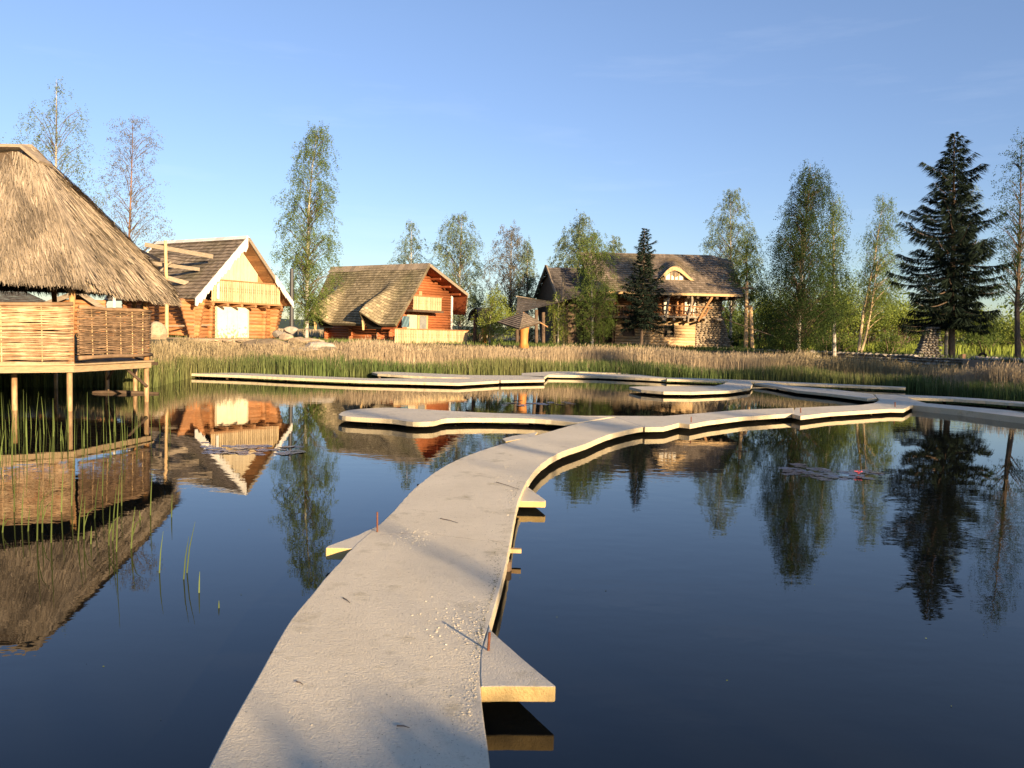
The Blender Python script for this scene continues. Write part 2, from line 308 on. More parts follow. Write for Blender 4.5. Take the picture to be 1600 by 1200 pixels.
# ------------------------------------------------------------------ the ground, the water, the hills
GZ = 1.33
WALLPX = [(1120, 545.5), (1160, 547), (1300, 551.5), (1430, 556.5), (1520, 560.5), (1600, 565), (1700, 571)]
WALL = [P(x, y, 1.36) for x, y in WALLPX]
def wall_y(x):
    xs = [p[0] for p in WALL]; ys = [p[1] for p in WALL]
    return np.interp(x, xs, ys)
SA = [-0.9, -0.62, -0.43, -0.385, -0.33, -0.23, -0.115, 0.0, 0.082, 0.186, 0.34, 0.47, 0.577, 0.64, 0.9]
SD = [23.0, 25.5, 27.0, 32.6, 34.0, 35.6, 38.8, 41.6, 43.0, 42.0, 39.6, 37.0, 31.2, 30.0, 27.0]
def shore(a): return np.interp(a, SA, SD)
def ground_z(x, y):
    x = np.asarray(x, float); y = np.asarray(y, float)
    a = x / np.maximum(y, 8); s = shore(a)
    left = smooth(s - 1.2, s + 8.0, y) * (GZ + 0.45) - 0.45
    wy = np.maximum(wall_y(x), s + 0.6)
    right = np.where(y > wy + 0.1, GZ, smooth(s - 1.2, s + 4, y) * 0.75 - 0.45)
    front = np.where(x > 14.8, right, left)
    side = smooth(31, 35, x) * (GZ + 0.45) - 0.45; sl = smooth(31, 35, -x) * (GZ + 0.45) - 0.45
    back = smooth(5.5, 10, -y) * (GZ + 0.45) - 0.45
    z = np.maximum(np.maximum(front, side), np.maximum(back, sl))
    bumps = 0.05 * np.sin(x * 0.9 + 1.3 * np.sin(y * 0.5)) * np.sin(y * 0.7 + x * 0.2)
    return np.where(z > 0.2, z + bumps * smooth(0.2, 1, z), z)
def axis(lo, hi, fine_lo, fine_hi, st):
    a = list(np.arange(fine_lo, fine_hi, st)); x = fine_hi; k = st
    while x < hi: a.append(x); k *= 1.35; x += k
    a.append(hi); x = fine_lo; k = st; b = []
    while x > lo: k *= 1.35; x -= k; b.append(max(x, lo))
    return np.array(sorted(set(b + a)))
xs = axis(-6000, 6000, -40, 45, 0.8); ys = axis(-3000, 9000, -18, 72, 0.8)
X, Y = np.meshgrid(xs, ys); Z = ground_z(X, Y)
vs = np.stack([X, Y, Z], -1).reshape(-1, 3); nx = len(xs)
fs = [(j * nx + i, j * nx + i + 1, (j + 1) * nx + i + 1, (j + 1) * nx + i) for j in range(len(ys) - 1) for i in range(nx - 1)]
g = MB(); g.add(vs, fs, 0.5); o = g.build('ground', 'ground', smooth=True); tag(o, 'earth bank and grassy land round the pond', kind='structure')
g = MB(); g.add([(-36, -11, 0), (37, -11, 0), (37, 46, 0), (-36, 46, 0)], [(0, 1, 2, 3)], 0.5)
tag(g.build('water', 'water'), 'calm dark pond water with mirror reflections', kind='structure')
# a low wooded ridge on the horizon
g = MB(); n = 160; prof = []
rs = np.random.default_rng(3); hh = np.cumsum(rs.normal(size=n + 1)) ; hh = (hh - hh.min()) / (hh.max() - hh.min())
for k, (dy, hs) in enumerate([(0, 0.0), (260, 0.55), (650, 1.0), (1300, 0.2)]):
    for i in range(n + 1):
        x = -5200 + 9000 * i / n; base = 44 + 14 * hh[i] + 9 * math.sin(i * 0.13)
        g_ = np.interp(x, [-5200, -600, 200, 3800], [1.0, 1.0, 0.62, 0.5])
        prof.append((x, 3300 + dy, -2 + base * hs * g_ + 2))
fs = [(k * (n + 1) + i, k * (n + 1) + i + 1, (k + 1) * (n + 1) + i + 1, (k + 1) * (n + 1) + i) for k in range(3) for i in range(n)]
g.add(prof, fs, 0.5); tag(g.build('hills', 'hill', smooth=True), 'low blue wooded ridge on the horizon', kind='structure')

# ------------------------------------------------------------------ concrete walkways
CZ = 0.17
def slab(px, label, z=CZ, th=0.10, extra=None, posts=(), mt='concrete_smooth', world=False, cat='walkway', name='concrete_walkway', group='concrete walkways over the pond', bev=0.008, chip=0.004, chip_step=0.11):
    pts = [tuple(P(x, y, z)[:2]) for x, y in px]
    if extra: pts = extra(pts)
    c = np.mean(np.array(pts), 0)
    t = thing(name, (c[0], c[1], 0), label, cat, group)
    dn = []
    for i in range(len(pts)):
        a, b = V3((*pts[i], 0)), V3((*pts[(i + 1) % len(pts)], 0)); L = np.linalg.norm(b - a); k = max(1, min(60, int(L / chip_step)))
        for j in range(k):
            q = a + (b - a) * j / k; dn.append((q[0] + random.gauss(0, chip), q[1] + random.gauss(0, chip)) if j else (q[0], q[1]))
    pts = dn
    m = MB(); poly = [(x, y, z) for x, y in pts]; area = sum(poly[i][0] * poly[(i + 1) % len(poly)][1] - poly[(i + 1) % len(poly)][0] * poly[i][1] for i in range(len(poly)))
    if area > 0: poly = poly[::-1]
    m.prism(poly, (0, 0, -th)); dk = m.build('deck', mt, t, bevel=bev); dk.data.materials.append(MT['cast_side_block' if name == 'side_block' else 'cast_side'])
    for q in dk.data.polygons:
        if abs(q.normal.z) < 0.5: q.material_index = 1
    for (x, y) in posts:
        q = P(x, y, z); m = MB(); m.tube([(q[0], q[1], -0.45), (q[0], q[1], z - th + 0.01)], 0.055, 8); m.build('post', 'dark_wood', t)
    return t
def curve(pts, n=3):
    """Catmull-Rom through pixel points to round the edges"""
    out = []; p = [V3((*a, 0))[:2] for a in pts]
    for i in range(len(p) - 1):
        a = p[max(i - 1, 0)]; b = p[i]; c = p[i + 1]; d = p[min(i + 2, len(p) - 1)]
        for k in range(n):
            t = k / n; out.append(tuple(0.5 * ((2 * b) + (c - a) * t + (2 * a - 5 * b + 4 * c - d) * t * t + (3 * b - a - 3 * c + d) * t ** 3)))
    out.append(tuple(p[-1])); return out
Ledge = curve([(325, 1200), (360, 1132), (400, 1062), (430, 1008), (455, 967), (486, 930), (522, 887), (565, 843), (600, 813), (628, 784), (652, 759), (690, 731), (730, 712), (780, 695), (830, 682), (870, 671), (905, 661)])
Redge = curve([(1006, 667), (981, 671.5), (947, 680.5), (914, 694), (880, 705), (856, 718), (838, 733), (825, 750), (815, 770), (808, 790), (803, 815), (799, 840), (793, 872), (781, 920), (767, 970), (757, 1000), (752, 1040), (752, 1085), (757, 1130), (762, 1165), (766, 1200)])
def ext_main(pts):
    return [(-2.35, -9.5), (-1.9, -6), (-1.62, -2), (-1.42, 1.2)] + pts + [(0.0, 1.2), (-0.12, -2), (-0.5, -6), (-0.9, -9.5)]
slab(Ledge + [(960, 652), (1000, 660)] + Redge, 'nearest and widest concrete walkway, curving away from the viewer', mt='concrete', extra=ext_main, posts=[(470, 990), (740, 1010), (650, 790), (790, 860), (840, 700)])
slab(curve([(529, 648), (536, 643), (556, 639.5), (602, 637), (645, 638.5), (709, 642.2), (772, 645.3), (840, 647.2), (900, 649)]) + [(955, 651.5), (903, 660.2)] + curve([(900, 660), (836, 654.5), (751, 653), (698, 654), (677, 658.5), (645, 659), (613, 655), (570, 652.5), (540, 650.5), (529, 648)])[:-1],
     'rounded concrete tongue branching left over the open water', posts=[(578, 650), (712, 648), (830, 651)])
slab([(905, 649.6), (970, 649.8), (1037, 650), (1078, 646.8), (1161, 640), (1240, 637.3), (1240, 646), (1161, 651.2), (1105, 658), (1078, 663), (1061, 661), (1037, 667), (1008, 667.5), (962, 651.8)],
     'long pale concrete walkway section running right from the fork', z=CZ + 0.004, posts=[(1000, 658), (1120, 651), (1215, 643)])
slab([(1243, 637.2), (1300, 634.5), (1340, 633), (1365, 630), (1375, 625), (1372, 622.5), (1366, 616), (1400, 616.3), (1417, 621), (1431, 625.5), (1448, 630), (1423, 633.5), (1412, 639.4), (1391, 639), (1295, 645), (1251, 650), (1237, 646.5)],
     'concrete walkway section meeting the junction of four arms at right', posts=[(1300, 641), (1360, 638), (1405, 630)])
slab([(1232, 602.5), (1300, 608), (1364, 615.6), (1370, 622), (1355, 622.5), (1300, 615.5), (1245, 610), (1200, 601.5), (1178, 598.5), (1200, 597.6)], 'narrow concrete arm from the junction up to the far peninsula', posts=[(1215, 602), (1295, 612)], th=0.10)
slab([(1403, 616.4), (1490, 620), (1540, 623.3), (1600, 628), (1720, 638), (1720, 641.5), (1600, 631), (1540, 626.5), (1490, 623.2), (1418, 621)], 'upper concrete arm leaving the right edge beside the green reeds', posts=[(1476, 621), (1576, 628)], th=0.10)
slab([(1450, 630), (1577, 641), (1600, 645), (1720, 656), (1720, 664), (1600, 652), (1577, 649.5), (1500, 640), (1425, 632.9)], 'lower concrete arm with a dark side leaving the right edge', posts=[(1432, 633), (1525, 640), (1640, 652)], th=0.2)
slab([(983, 604.5), (1000, 603.6), (1060, 603), (1116, 603.2), (1130, 600), (1139, 595.4), (1172, 596), (1176, 600.5), (1172, 606), (1139, 610.5), (1082, 612.5), (1037, 612), (1002, 609)], 'small curled concrete peninsula in the middle distance', posts=[(1008, 607), (1064, 610), (1072, 606)], th=0.10)
slab([(1042, 590), (1067, 590.3), (1172, 594), (1240, 597), (1415, 604.5), (1415, 606), (1240, 599), (1174, 595.8), (1138, 595), (1042, 592.4)], 'thin far concrete strip running right into the dark reeds', posts=[(1057, 592), (1150, 595), (1260, 599)], th=0.10)
slab([(906, 583), (1000, 585.6), (1042, 590), (1040, 592), (1000, 590), (934, 587), (854, 585.6), (872, 583)], 'far thin concrete strip between the centre slabs and the peninsula', posts=[(935, 586), (998, 588)], th=0.12)
slab([(815, 583), (850, 581), (870, 579.8), (912, 579.6), (905, 582.2), (870, 583.8), (856, 585.8), (851, 589.5), (815, 587)], 'short far concrete slab stepping up beside the green reeds', z=CZ + 0.006, posts=[(860, 584)])
slab([(912, 578.4), (986, 579.6), (984, 583), (940, 582.5), (905, 581)], 'farthest small concrete slab half hidden by reeds', z=CZ + 0.01, posts=[(960, 581)])
slab(curve([(581, 581.8), (600, 580.6), (666, 583.2), (706, 584.8), (734, 586), (813, 586.6)]) + [(850, 588), (851, 593.4), (783, 594.5), (734, 590.6), (690, 589.5), (630, 586.5), (590, 584)], 'lit concrete slab with a pointed left tip before the reeds', z=CZ + 0.006, posts=[(593, 584), (635, 585), (665, 587)])
slab([(300, 580.4), (392, 583.2), (460, 586.2), (540, 589.6), (580, 591.2), (734, 591), (780, 595), (717, 598.5), (696, 598), (560, 594.5), (460, 590.4), (392, 587), (300, 583.6), (215, 581.4), (215, 578.6)],
     'long thin concrete walkway across the left shore reeds', posts=[(355, 585), (447, 588), (546, 592.5), (640, 594)])
# side noses and small corbels
slab([(764, 972), (768, 985), (800, 1014), (830, 1040), (868, 1071), (868, 1073), (751, 1073), (750, 1040), (752, 1015), (757, 1000)], 'triangular concrete side block near the viewer, beside the rusty rod', z=CZ + 0.003, th=0.085, cat='concrete block', name='side_block', group='concrete side blocks of the walkways')
slab([(820, 757), (853, 782), (852, 784), (807, 783), (812, 768)], 'small triangular concrete block on the right edge of the walkway', z=0.12, th=0.07, cat='concrete block', name='side_block', group='concrete side blocks of the walkways')
slab([(626, 798), (600, 816), (583, 825), (545, 841), (512, 853), (509, 856), (560, 857.5), (575, 855), (600, 840)], 'pointed concrete block jutting left from the near walkway', z=CZ - 0.003, th=0.10, cat='concrete block', name='side_block', group='concrete side blocks of the walkways')
slab([(840, 675), (800, 681), (784, 685.5), (790, 690), (835, 682)], 'tiny concrete block on the left edge by the fork', z=CZ - 0.004, th=0.07, cat='concrete block', name='side_block', group='concrete side blocks of the walkways')
def rod(px, pb, pt, z, label, r=0.008, lean=0):
    b = P(px, pb, z); t = Q(px + lean, pt, b[1]); m = MB(); m.tube([b - V3([0, 0, 0.06]), b, t], [r, r, r], 8)
    # ribs of the reinforcing steel
    for k in range(int((t[2] - b[2]) / 0.012)):
        p = b + (t - b) * (k * 0.012 / (t[2] - b[2])); m.tube([p, p + V3([0, 0, 0.003])], r * 1.18, 8, caps=True)
    tag(m.build('steel_rod', 'rust'), label, 'steel rod', 'rusty rods standing in the concrete')
rod(763, 1017, 988, CZ, 'rusty steel rod standing on the nearest side block', 0.0075, 2)
rod(589.5, 831, 800, CZ, 'rusty steel rod on the pointed left block', 0.0075)
rod(1080, 660, 651, CZ, 'thin rod on the long section right of the fork', 0.012)
rod(1251, 645, 637.5, CZ, 'thin rod on the far section before the junction', 0.014)
rod(1398.5, 636, 628, CZ, 'thin rod at the junction of four arms', 0.016)
m = MB(); a = P(797, 860, 0.09); m.beam(a - V3([0.12, 0, 0]), a + V3([0.10, 0, 0]), 0.05, 0.035); tag(m.build('wood_stub', 'pale_wood'), 'short yellow wooden stub sticking out right of the walkway', 'wood stub')
m = MB(); a = P(432, 1022, 0.08); m.beam(a - V3([0.03, 0, 0]), a + V3([0.2, 0, 0]), 0.05, 0.035); tag(m.build('wood_stub', 'dark_wood'), 'short dark stub sticking out left of the walkway', 'wood stub')
m = MB(); a = P(658, 760, 0.08); m.beam(a - V3([0.05, 0, 0]), a + V3([0.2, 0, 0]), 0.06, 0.05); tag(m.build('wood_stub', 'dark_wood'), 'small dark stub at the left edge, farther up the walkway', 'wood stub')
# crumbs of broken concrete along the right edge and twigs
m = MB(); k = 0
def crumbs(n, cx, cy, sx, sy, s0, s1):
    global k
    for i in range(n):
        px, py = random.gauss(cx, sx), random.gauss(cy, sy)
        right = np.interp(py, [745, 800, 900, 970, 1080, 1200], [820, 803, 785, 762, 748, 760]) - 4
        left = np.interp(py, [745, 800, 887, 967, 1062, 1200], [672, 615, 522, 455, 400, 325]) + 8; px = max(min(px, right - abs(random.gauss(0, 5))), left + abs(random.gauss(0, 8))); p = P(px, py, CZ); s = random.uniform(s0, s1); k += 1
        m.rock((p[0], p[1], CZ + s * 0.25), (s * random.uniform(.7, 1.3), s * random.uniform(0.5, 1), s * 0.42), 1, seed=k)
crumbs(70, 722, 975, 22, 18, 0.0025, 0.007); crumbs(40, 735, 1090, 18, 40, 0.003, 0.008); crumbs(170, 645, 842, 14, 7, 0.003, 0.008); crumbs(45, 790, 760, 12, 26, 0.004, 0.011)
crumbs(60, 600, 1050, 110, 90, 0.002, 0.005); crumbs(40, 760, 900, 22, 50, 0.003, 0.008); crumbs(20, 500, 1080, 60, 70, 0.002, 0.006)
crumbs(120, 715, 975, 26, 18, 0.003, 0.009); crumbs(60, 742, 1075, 14, 40, 0.003, 0.008)
tag(m.build('rubble', 'concrete'), 'loose crumbs of concrete on the near walkway', kind='stuff')
m = MB()
crumbs(420, 778, 905, 10, 42, 0.0015, 0.005); crumbs(200, 752, 985, 12, 22, 0.0015, 0.005); crumbs(160, 810, 775, 12, 20, 0.002, 0.006); crumbs(160, 560, 1000, 110, 110, 0.0012, 0.0035); crumbs(130, 700, 1120, 60, 50, 0.0012, 0.0035); crumbs(120, 700, 800, 60, 50, 0.002, 0.004)
tag(m.build('soil_grit', 'ground'), 'dark soil grit along the right edge of the near walkway', kind='stuff')
def crack(pts, r):
    m = MB(); q = []
    for i in range(len(pts) - 1):
        for k in range(9):
            f = k / 9; x = pts[i][0] * (1 - f) + pts[i + 1][0] * f; y = pts[i][1] * (1 - f) + pts[i + 1][1] * f; p = P(x, y, CZ); q.append(p + V3([random.gauss(0, .004), random.gauss(0, .010), -r * 0.45]))
    m.tube(q, [r * random.uniform(0.5, 1.2) for _ in q], 5); main_walk = [o for o in bpy.data.objects if o.name == 'concrete_walkway'][0]; m.build('crack', 'bark', main_walk)
crack([(592, 836), (650, 833), (700, 838), (760, 845), (797, 846)], 0.0028)
def twig(p0, p1, r, label):
    a = P(*p0, CZ + 0.006); b = P(*p1, CZ + 0.006); c = (a + b) / 2 + V3([0.002, 0.002, 0.003]); m = MB(); m.tube([a, c, b], [r, r * 0.8, r * 0.4], 6)
    tag(m.build('twig', 'bark'), label, 'twig', 'twigs lying on the walkway')
twig((688, 810), (716, 817), 0.004, 'longest dry twig lying across the walkway beyond the crumbs')
twig((620, 1134), (640, 1137), 0.0035, 'short flat twig at the edge of the near shade')
twig((463, 1065), (474, 1070), 0.0035, 'small curved twig on the left part of the walkway')
twig((775, 753), (812, 765), 0.004, 'thin twig near the small right block')
twig((536, 934), (547, 942), 0.004, 'little twig close to the left edge')

# ------------------------------------------------------------------ shingled roofs, log walls, boards
def roof_slope(m, A, B, C, D, course=0.24, nu=24, bumpf=None, sag=0.0):
    """A,B ridge ends; D,C eave ends (A-D and B-C are the rakes). Overlapping courses, each a stepped strip."""
    A, B, C, D = map(V3, (A, B, C, D)); Ls = (np.linalg.norm(D - A) + np.linalg.norm(C - B)) / 2; nc = max(3, int(Ls / course))
    nrm = np.cross(B - A, D - A); nrm /= np.linalg.norm(nrm)
    if nrm[2] < 0: nrm = -nrm
    Lu = max(np.linalg.norm(B - A), np.linalg.norm(C - D))
    def pt(u, v):
        p = A * (1 - u) * (1 - v) + B * u * (1 - v) + C * u * v + D * (1 - u) * v
        if bumpf: p = p + nrm * bumpf(u, v)
        return p - V3([0, 0, sag * math.sin(math.pi * v)])
    for j in range(nc):
        v0 = j / nc; v1 = min(1.0, (j + 1.06) / nc); jit = [random.uniform(-0.08, 0.08) / nc for _ in range(nu + 1)]
        for i in range(nu):
            u0, u1 = i / nu, (i + 1) / nu; w1 = min(1.0, v1 + (jit[i] if j < nc - 1 else 0)); w2 = min(1.0, v1 + (jit[i + 1] if j < nc - 1 else 0))
            vs = [pt(u0, v0) + nrm * 0.0, pt(u1, v0), pt(u1, w2) + nrm * 0.045, pt(u0, w1) + nrm * 0.045, pt(u1, w2) + nrm * 0.008, pt(u0, w1) + nrm * 0.008]
            uv = [(u0 * Lu, j * 0.2), (u1 * Lu, j * 0.2), (u1 * Lu, j * 0.2 + 0.199), (u0 * Lu, j * 0.2 + 0.199), (u1 * Lu, j * 0.2 + 0.19), (u0 * Lu, j * 0.2 + 0.19)]
            m.add(vs, [(0, 3, 2, 1), (3, 5, 4, 2)], None, uv)
    return pt, nrm
def plate(m, pts, off, rnd=None): m.prism(pts, off, rnd)
def log_row(m, A, B, z0, z1, r, extA=0.25, extB=0.25, flare=0.0, phase=0, jit=0.01, n=10):
    A = V3([A[0], A[1], 0]); B = V3([B[0], B[1], 0]); d = B - A; d /= np.linalg.norm(d); k = 0; z = z0 + r * (1 if not phase else 2 * 0.5 + 0.0)
    z = z0 + r + (r * 0.9 if phase else 0)
    while z < z1 - r * 0.3:
        t = (z - z0) / max(z1 - z0, 0.1); f = flare * t ** 1.3
        a = A - d * (extA + f + random.uniform(-jit, jit) * 4); b = B + d * (extB + f + random.uniform(-jit, jit) * 4)
        m.tube([a + V3([0, 0, z]), b + V3([0, 0, z])], r * random.uniform(0.98, 1.06), n); z += r * 1.8; k += 1
def boards(m, F_, w0, w1, zlo, zhi, o, n, th=0.025, gap=0.15, wave=0.0):
    for i in range(n):
        a = w0 + (w1 - w0) * i / n; b = a + (w1 - w0) / n * (1 - gap); lo = zlo(a) if callable(zlo) else zlo; hi = zhi((a + b) / 2) if callable(zhi) else zhi
        ha, hb = (zhi(a), zhi(b)) if callable(zhi) else (hi, hi)
        if min(ha, hb) - lo < 0.03: continue
        m.prism([F_.W(a, o, lo), F_.W(b, o, lo), F_.W(b, o, hb), F_.W(a, o, ha)], F_.b * th)
def balustrade(F_, w0, w1, z0, z1, o, n, parent, mt='balc_wood', cuts=True, name='balustrade'):
    m = MB(); st = (w1 - w0) / n
    for i in range(n):
        a = w0 + st * i; b = a + st * 0.76; mid = (z0 + z1) / 2 + 0.06; c = st * 0.16
        hi = z1 + random.uniform(-0.008, 0.008)
        if cuts and i % 2 == 0:   # notched flat baluster: the notch pairs with its neighbour to form a cut-out
            poly = [(a, z0), (b, z0), (b, mid - 0.12), (b - c, mid - 0.06), (b, mid), (b - c, mid + 0.07), (b, mid + 0.14), (b, hi), (a, hi), (a, mid + 0.14), (a + c, mid + 0.07), (a, mid), (a + c, mid - 0.06), (a, mid - 0.12)]
        else: poly = [(a, z0), (b, z0), (b, hi), (a, hi)]
        m.prism([F_.W(x, o, z) for x, z in poly], F_.b * 0.03)
    bl = m.build(name, mt, parent)
    m = MB(); m.beam(F_.W(w0 - 0.05, o, z1 + 0.03), F_.W(w1 + 0.05, o, z1 + 0.03), 0.12, 0.05); m.beam(F_.W(w0 - 0.02, o + 0.05, z0 + 0.12), F_.W(w1 + 0.02, o + 0.05, z0 + 0.12), 0.05, 0.08)
    m.build('handrail', 'soffit', bl)
    return bl

# ------------------------------------------------------------------ log cabin with the cream gable
def cabin_one():
    O = Q(387, 371, 42); F1 = Frame(O, (0.54, 0.84)); zr = O[2]; W = F1.W
    t = thing('log_cabin', (O[0], O[1], GZ), 'log cabin with cream boarded gable, balcony and white jagged bargeboards', 'cabin')
    we, ze, LB = 3.0, 3.28, 7.4
    OH = 0.95; wl = -2.35; wr = 2.35; floor = 1.40
    m = MB()
    # roof: left slope with two lifted shingle flaps
    def flap(u, v):
        return 0.5 * math.exp(-((u - 0.72) / 0.2) ** 2) * smooth(0.18, 0.42, v) * (1 - smooth(0.44, 0.5, v)) + 0.4 * math.exp(-((u - 0.85) / 0.16) ** 2) * smooth(0.6, 0.78, v) * (1 - smooth(0.8, 0.86, v))
    roof_slope(m, W(0, 0, zr), W(0, LB, zr), W(-we - 0.12, LB, ze - 0.1), W(-we, 0, ze), nu=34, bumpf=flap)
    roof_slope(m, W(0, LB, zr), W(0, 0, zr), W(we, 0, ze), W(we, LB, ze), nu=26)
    rf = m.build('roof', 'shingle', t)
    m = MB()   # boarded underside of both slopes
    for s in (-1, 1):
        nb = 13
        for i in range(nb):
            f0, f1 = i / nb, (i + 0.93) / nb
            a = [W(s * we * f0, 0.03, zr - 0.09 - (zr - ze) * f0), W(s * we * f1, 0.03, zr - 0.09 - (zr - ze) * f1), W(s * we * f1, LB, zr - 0.09 - (zr - ze) * f1), W(s * we * f0, LB, zr - 0.09 - (zr - ze) * f0)]
            m.prism(a, (0, 0, -0.03))
    m.build('soffit', 'soffit', rf)
    m = MB()   # ridge boards, pale
    for i in range(9):
        a = LB * i / 9; b = LB * (i + 1) / 9 - 0.03
        m.prism([W(-0.22, a, zr - 0.10), W(0, a, zr + 0.09), W(0.22, a, zr - 0.10), W(0, a, zr + 0.04)], F1.b * (b - a))
    m.build('ridge_cap', 'white_board', rf)
    m = MB()   # jagged white boards down the left rake
    n = 15
    for i in range(n):
        f0 = i / n; f1 = (i + 1.25) / n; wd = 0.36 + 0.10 * random.random()
        if i == 0: wd = 0.55
        a = W(-we * f0, -0.02 * (i % 2), zr + 0.07 - (zr - ze) * f0); b = W(-we * min(f1, 1.03), -0.02 * (i % 2), zr + 0.07 - (zr - ze) * min(f1, 1.03))
        dn = V3([0, 0, -wd]); m.prism([a, b, b + dn * 0.94, b + dn + F1.u * 0.12, a + dn], -F1.b * 0.045)
    m.build('bargeboard', 'white_board', t)
    m = MB(); 
    m.beam(W(0.05, -0.03, zr - 0.06), W(we * 0.62, -0.03, zr - 0.06 - (zr - ze) * 0.62), 0.05, 0.16)
    m.build('bargeboard', 'grey_wood', t)
    m = MB(); n = 7
    for i in range(n):
        f0 = 0.58 + 0.40 * i / n; f1 = 0.58 + 0.40 * (i + 1.2) / n; wd = 0.30 + 0.1 * random.random()
        a = W(we * f0, -0.06, zr + 0.10 - (zr - ze) * f0); b = W(we * f1, -0.06, zr + 0.10 - (zr - ze) * f1); m.prism([a, b, b + V3([0, 0, -wd]), a + V3([0, 0, -wd * 0.9])], -F1.b * 0.045)
    m.build('bargeboard', 'white_board', t)
    m = MB()   # rear rake, white
    for s in (-1, 1):
        m.prism([W(0, LB + 0.02, zr + 0.08), W(s * we, LB + 0.02, ze + 0.08), W(s * we, LB + 0.02, ze - 0.25), W(0, LB + 0.02, zr - 0.3)], F1.b * 0.05)
    m.build('bargeboard', 'white_board', t)
    # gable boards
    zb = F1.X(355, 438, OH)[1]; m = MB()
    hi = lambda w: zr - 0.16 - (zr - ze) / we * abs(w)
    wmax = (zr - 0.16 - zb) / ((zr - ze) / we)
    boards(m, F1, -wmax, wmax * 0.78, zb - 0.5, hi, OH, 15, gap=0.04); m.build('gable_boards', 'cream_board', t)
    m = MB(); boards(m, F1, wmax * 0.78, wmax + 0.5, zb - 0.5, hi, OH + 0.03, 4, gap=0.04); m.build('gable_end_boards', 'soffit', t)
    # walls
    r = 0.10; zt = F1.X(340, 474, OH)[1] + 0.05
    d0, _ = F1.X(337, 500, OH); d1, _ = F1.X(384.5, 500, OH)
    m = MB(); A = W(wl, OH, 0); B = W(wr, OH, 0)
    z = floor + r; i = 0
    while z < zt - 0.02:
        f = (z - floor) / (zt - floor); fl = 0.32 + 0.62 * f ** 1.2
        m.tube([W(wl - fl + random.uniform(-.03, .03), OH, z), W(d0 - 0.02, OH, z)], r * 1.04, 10)
        m.tube([W(d1 + 0.02, OH, z), W(wr + fl * 0.9 + random.uniform(-.03, .03), OH, z)], r * 1.04, 10); z += 2 * r * 0.92; i += 1
    z = zt
    m.tube([W(wl - 0.95, OH, z), W(wr + 0.85, OH, z)], r * 1.1, 10)
    m.build('front_wall', 'log_orange', t, smooth=True)
    m = MB()
    for wx in (wl, wr):
        z = floor + r * 1.9
        while z < ze + 0.1:
            f = (z - floor) / (zt - floor); fl = 0.25 + 0.45 * max(0, f) ** 1.2
            m.tube([W(wx, OH - min(fl, 0.85), z), W(wx, LB - 0.7, z)], r * 1.04, 10); z += 2 * r * 0.92
    z = floor + r
    while z < ze + 0.1:
        m.tube([W(wl - 0.3, LB - 0.95, z), W(wr + 0.3, LB - 0.95, z)], r, 8); z += 2 * r * 0.92
    m.build('side_wall', 'log_orange', t, smooth=True)
    for wx in (d0 - 0.42, d1 + 1.02):   # columns of notched short cross logs flanking the door
        m = MB(); z = floor + r
        while z < zt - 0.05:
            m.tube([W(wx, OH - 0.22 - 0.12 * (z - floor) / 2 + random.uniform(-.03, .03), z), W(wx, OH + 0.3, z)], r, 10); z += 2 * r * 0.92
        m.build('cross_log_ends', 'log_orange', t, smooth=True)
    # door panel
    z0 = floor + 0.02; m = MB()
    for i in range(3):
        a = d0 + (d1 - d0) * i / 3; b = d0 + (d1 - d0) * (i + 0.985) / 3; m.prism([W(a, OH - 0.12, z0), W(b, OH - 0.12, z0), W(b, OH - 0.12, zt - 0.12), W(a, OH - 0.12, zt - 0.12)], F1.b * 0.05)
    dr = m.build('door_panel', 'door_mat', t)
    for q in (d0 - 0.05, d1 + 0.05): m = MB(); m.beam(W(q, OH - 0.10, z0), W(q, OH - 0.10, zt - 0.1), 0.06, 0.08); m.build('door_jamb', 'cream_board', dr)
    # balcony
    ob = 0.12; b0, _ = F1.X(331, 470, ob); b1, _ = F1.X(438, 470, ob); zl = F1.X(380, 473, ob)[1] + 0.02; zh = F1.X(380, 441, ob)[1]
    balustrade(F1, b0, b1, zl, zh, ob, 34, t)
    m = MB(); m.prism([W(b0 - 0.1, ob - 0.03, zl), W(b1 + 0.12, ob - 0.03, zl), W(b1 + 0.12, OH + 0.2, zl), W(b0 - 0.1, OH + 0.2, zl)], (0, 0, -0.09))
    for k in range(6):
        w_ = b0 + (b1 - b0) * k / 5; m.tube([W(w_, ob - 0.12, zl - 0.17), W(w_, OH, zl - 0.17)], 0.075, 8)
    m.build('balcony_floor', 'soffit', t)
    m = MB(); zc = (zl + zh) / 2
    p0, _ = F1.X(332, 450, ob); m.prism([W(b0 + 0.25, ob - 0.06, zl + 0.1), W(b0 + 0.39, ob - 0.06, zl + 0.1), W(b0 + 0.39, ob - 0.06, zh - 0.1), W(b0 + 0.25, ob - 0.06, zh - 0.25)], F1.b * 0.05)
    m.build('upright_plank', 'white_board', t)
    # stone footing / terrace
    m = MB(); m.prism([W(wl - 1.2, -0.6, 1.42), W(wr + 1.0, -0.5, 1.42), W(wr + 1.0, LB - 0.5, 1.42), W(wl - 1.2, LB - 0.5, 1.42)], (0, 0, -0.4)); m.build('footing', 'stone_warm', t, bevel=0.05)
    # the loose planks laid on hooks over the left slope
    pl = thing('scaffold', Q(259, 540, 40), 'rough pole scaffold with four sloping planks over the cabin roof', 'scaffold')
    b = Q(260.5, 538, 40); tp = Q(258.5, 376, 40); m = MB(); m.tube([(b[0], b[1], 0.8), (b[0], b[1], 3), (tp[0], b[1], tp[2])], [0.085, 0.08, 0.07], 8); m.build('pole', 'pale_wood', pl)
    b = Q(179, 538, 41); tp = Q(177.5, 347, 41); m = MB(); m.tube([(b[0], b[1], 0.8), (tp[0], b[1], tp[2])], [0.08, 0.065], 8); m.build('pole', 'white_board', pl)
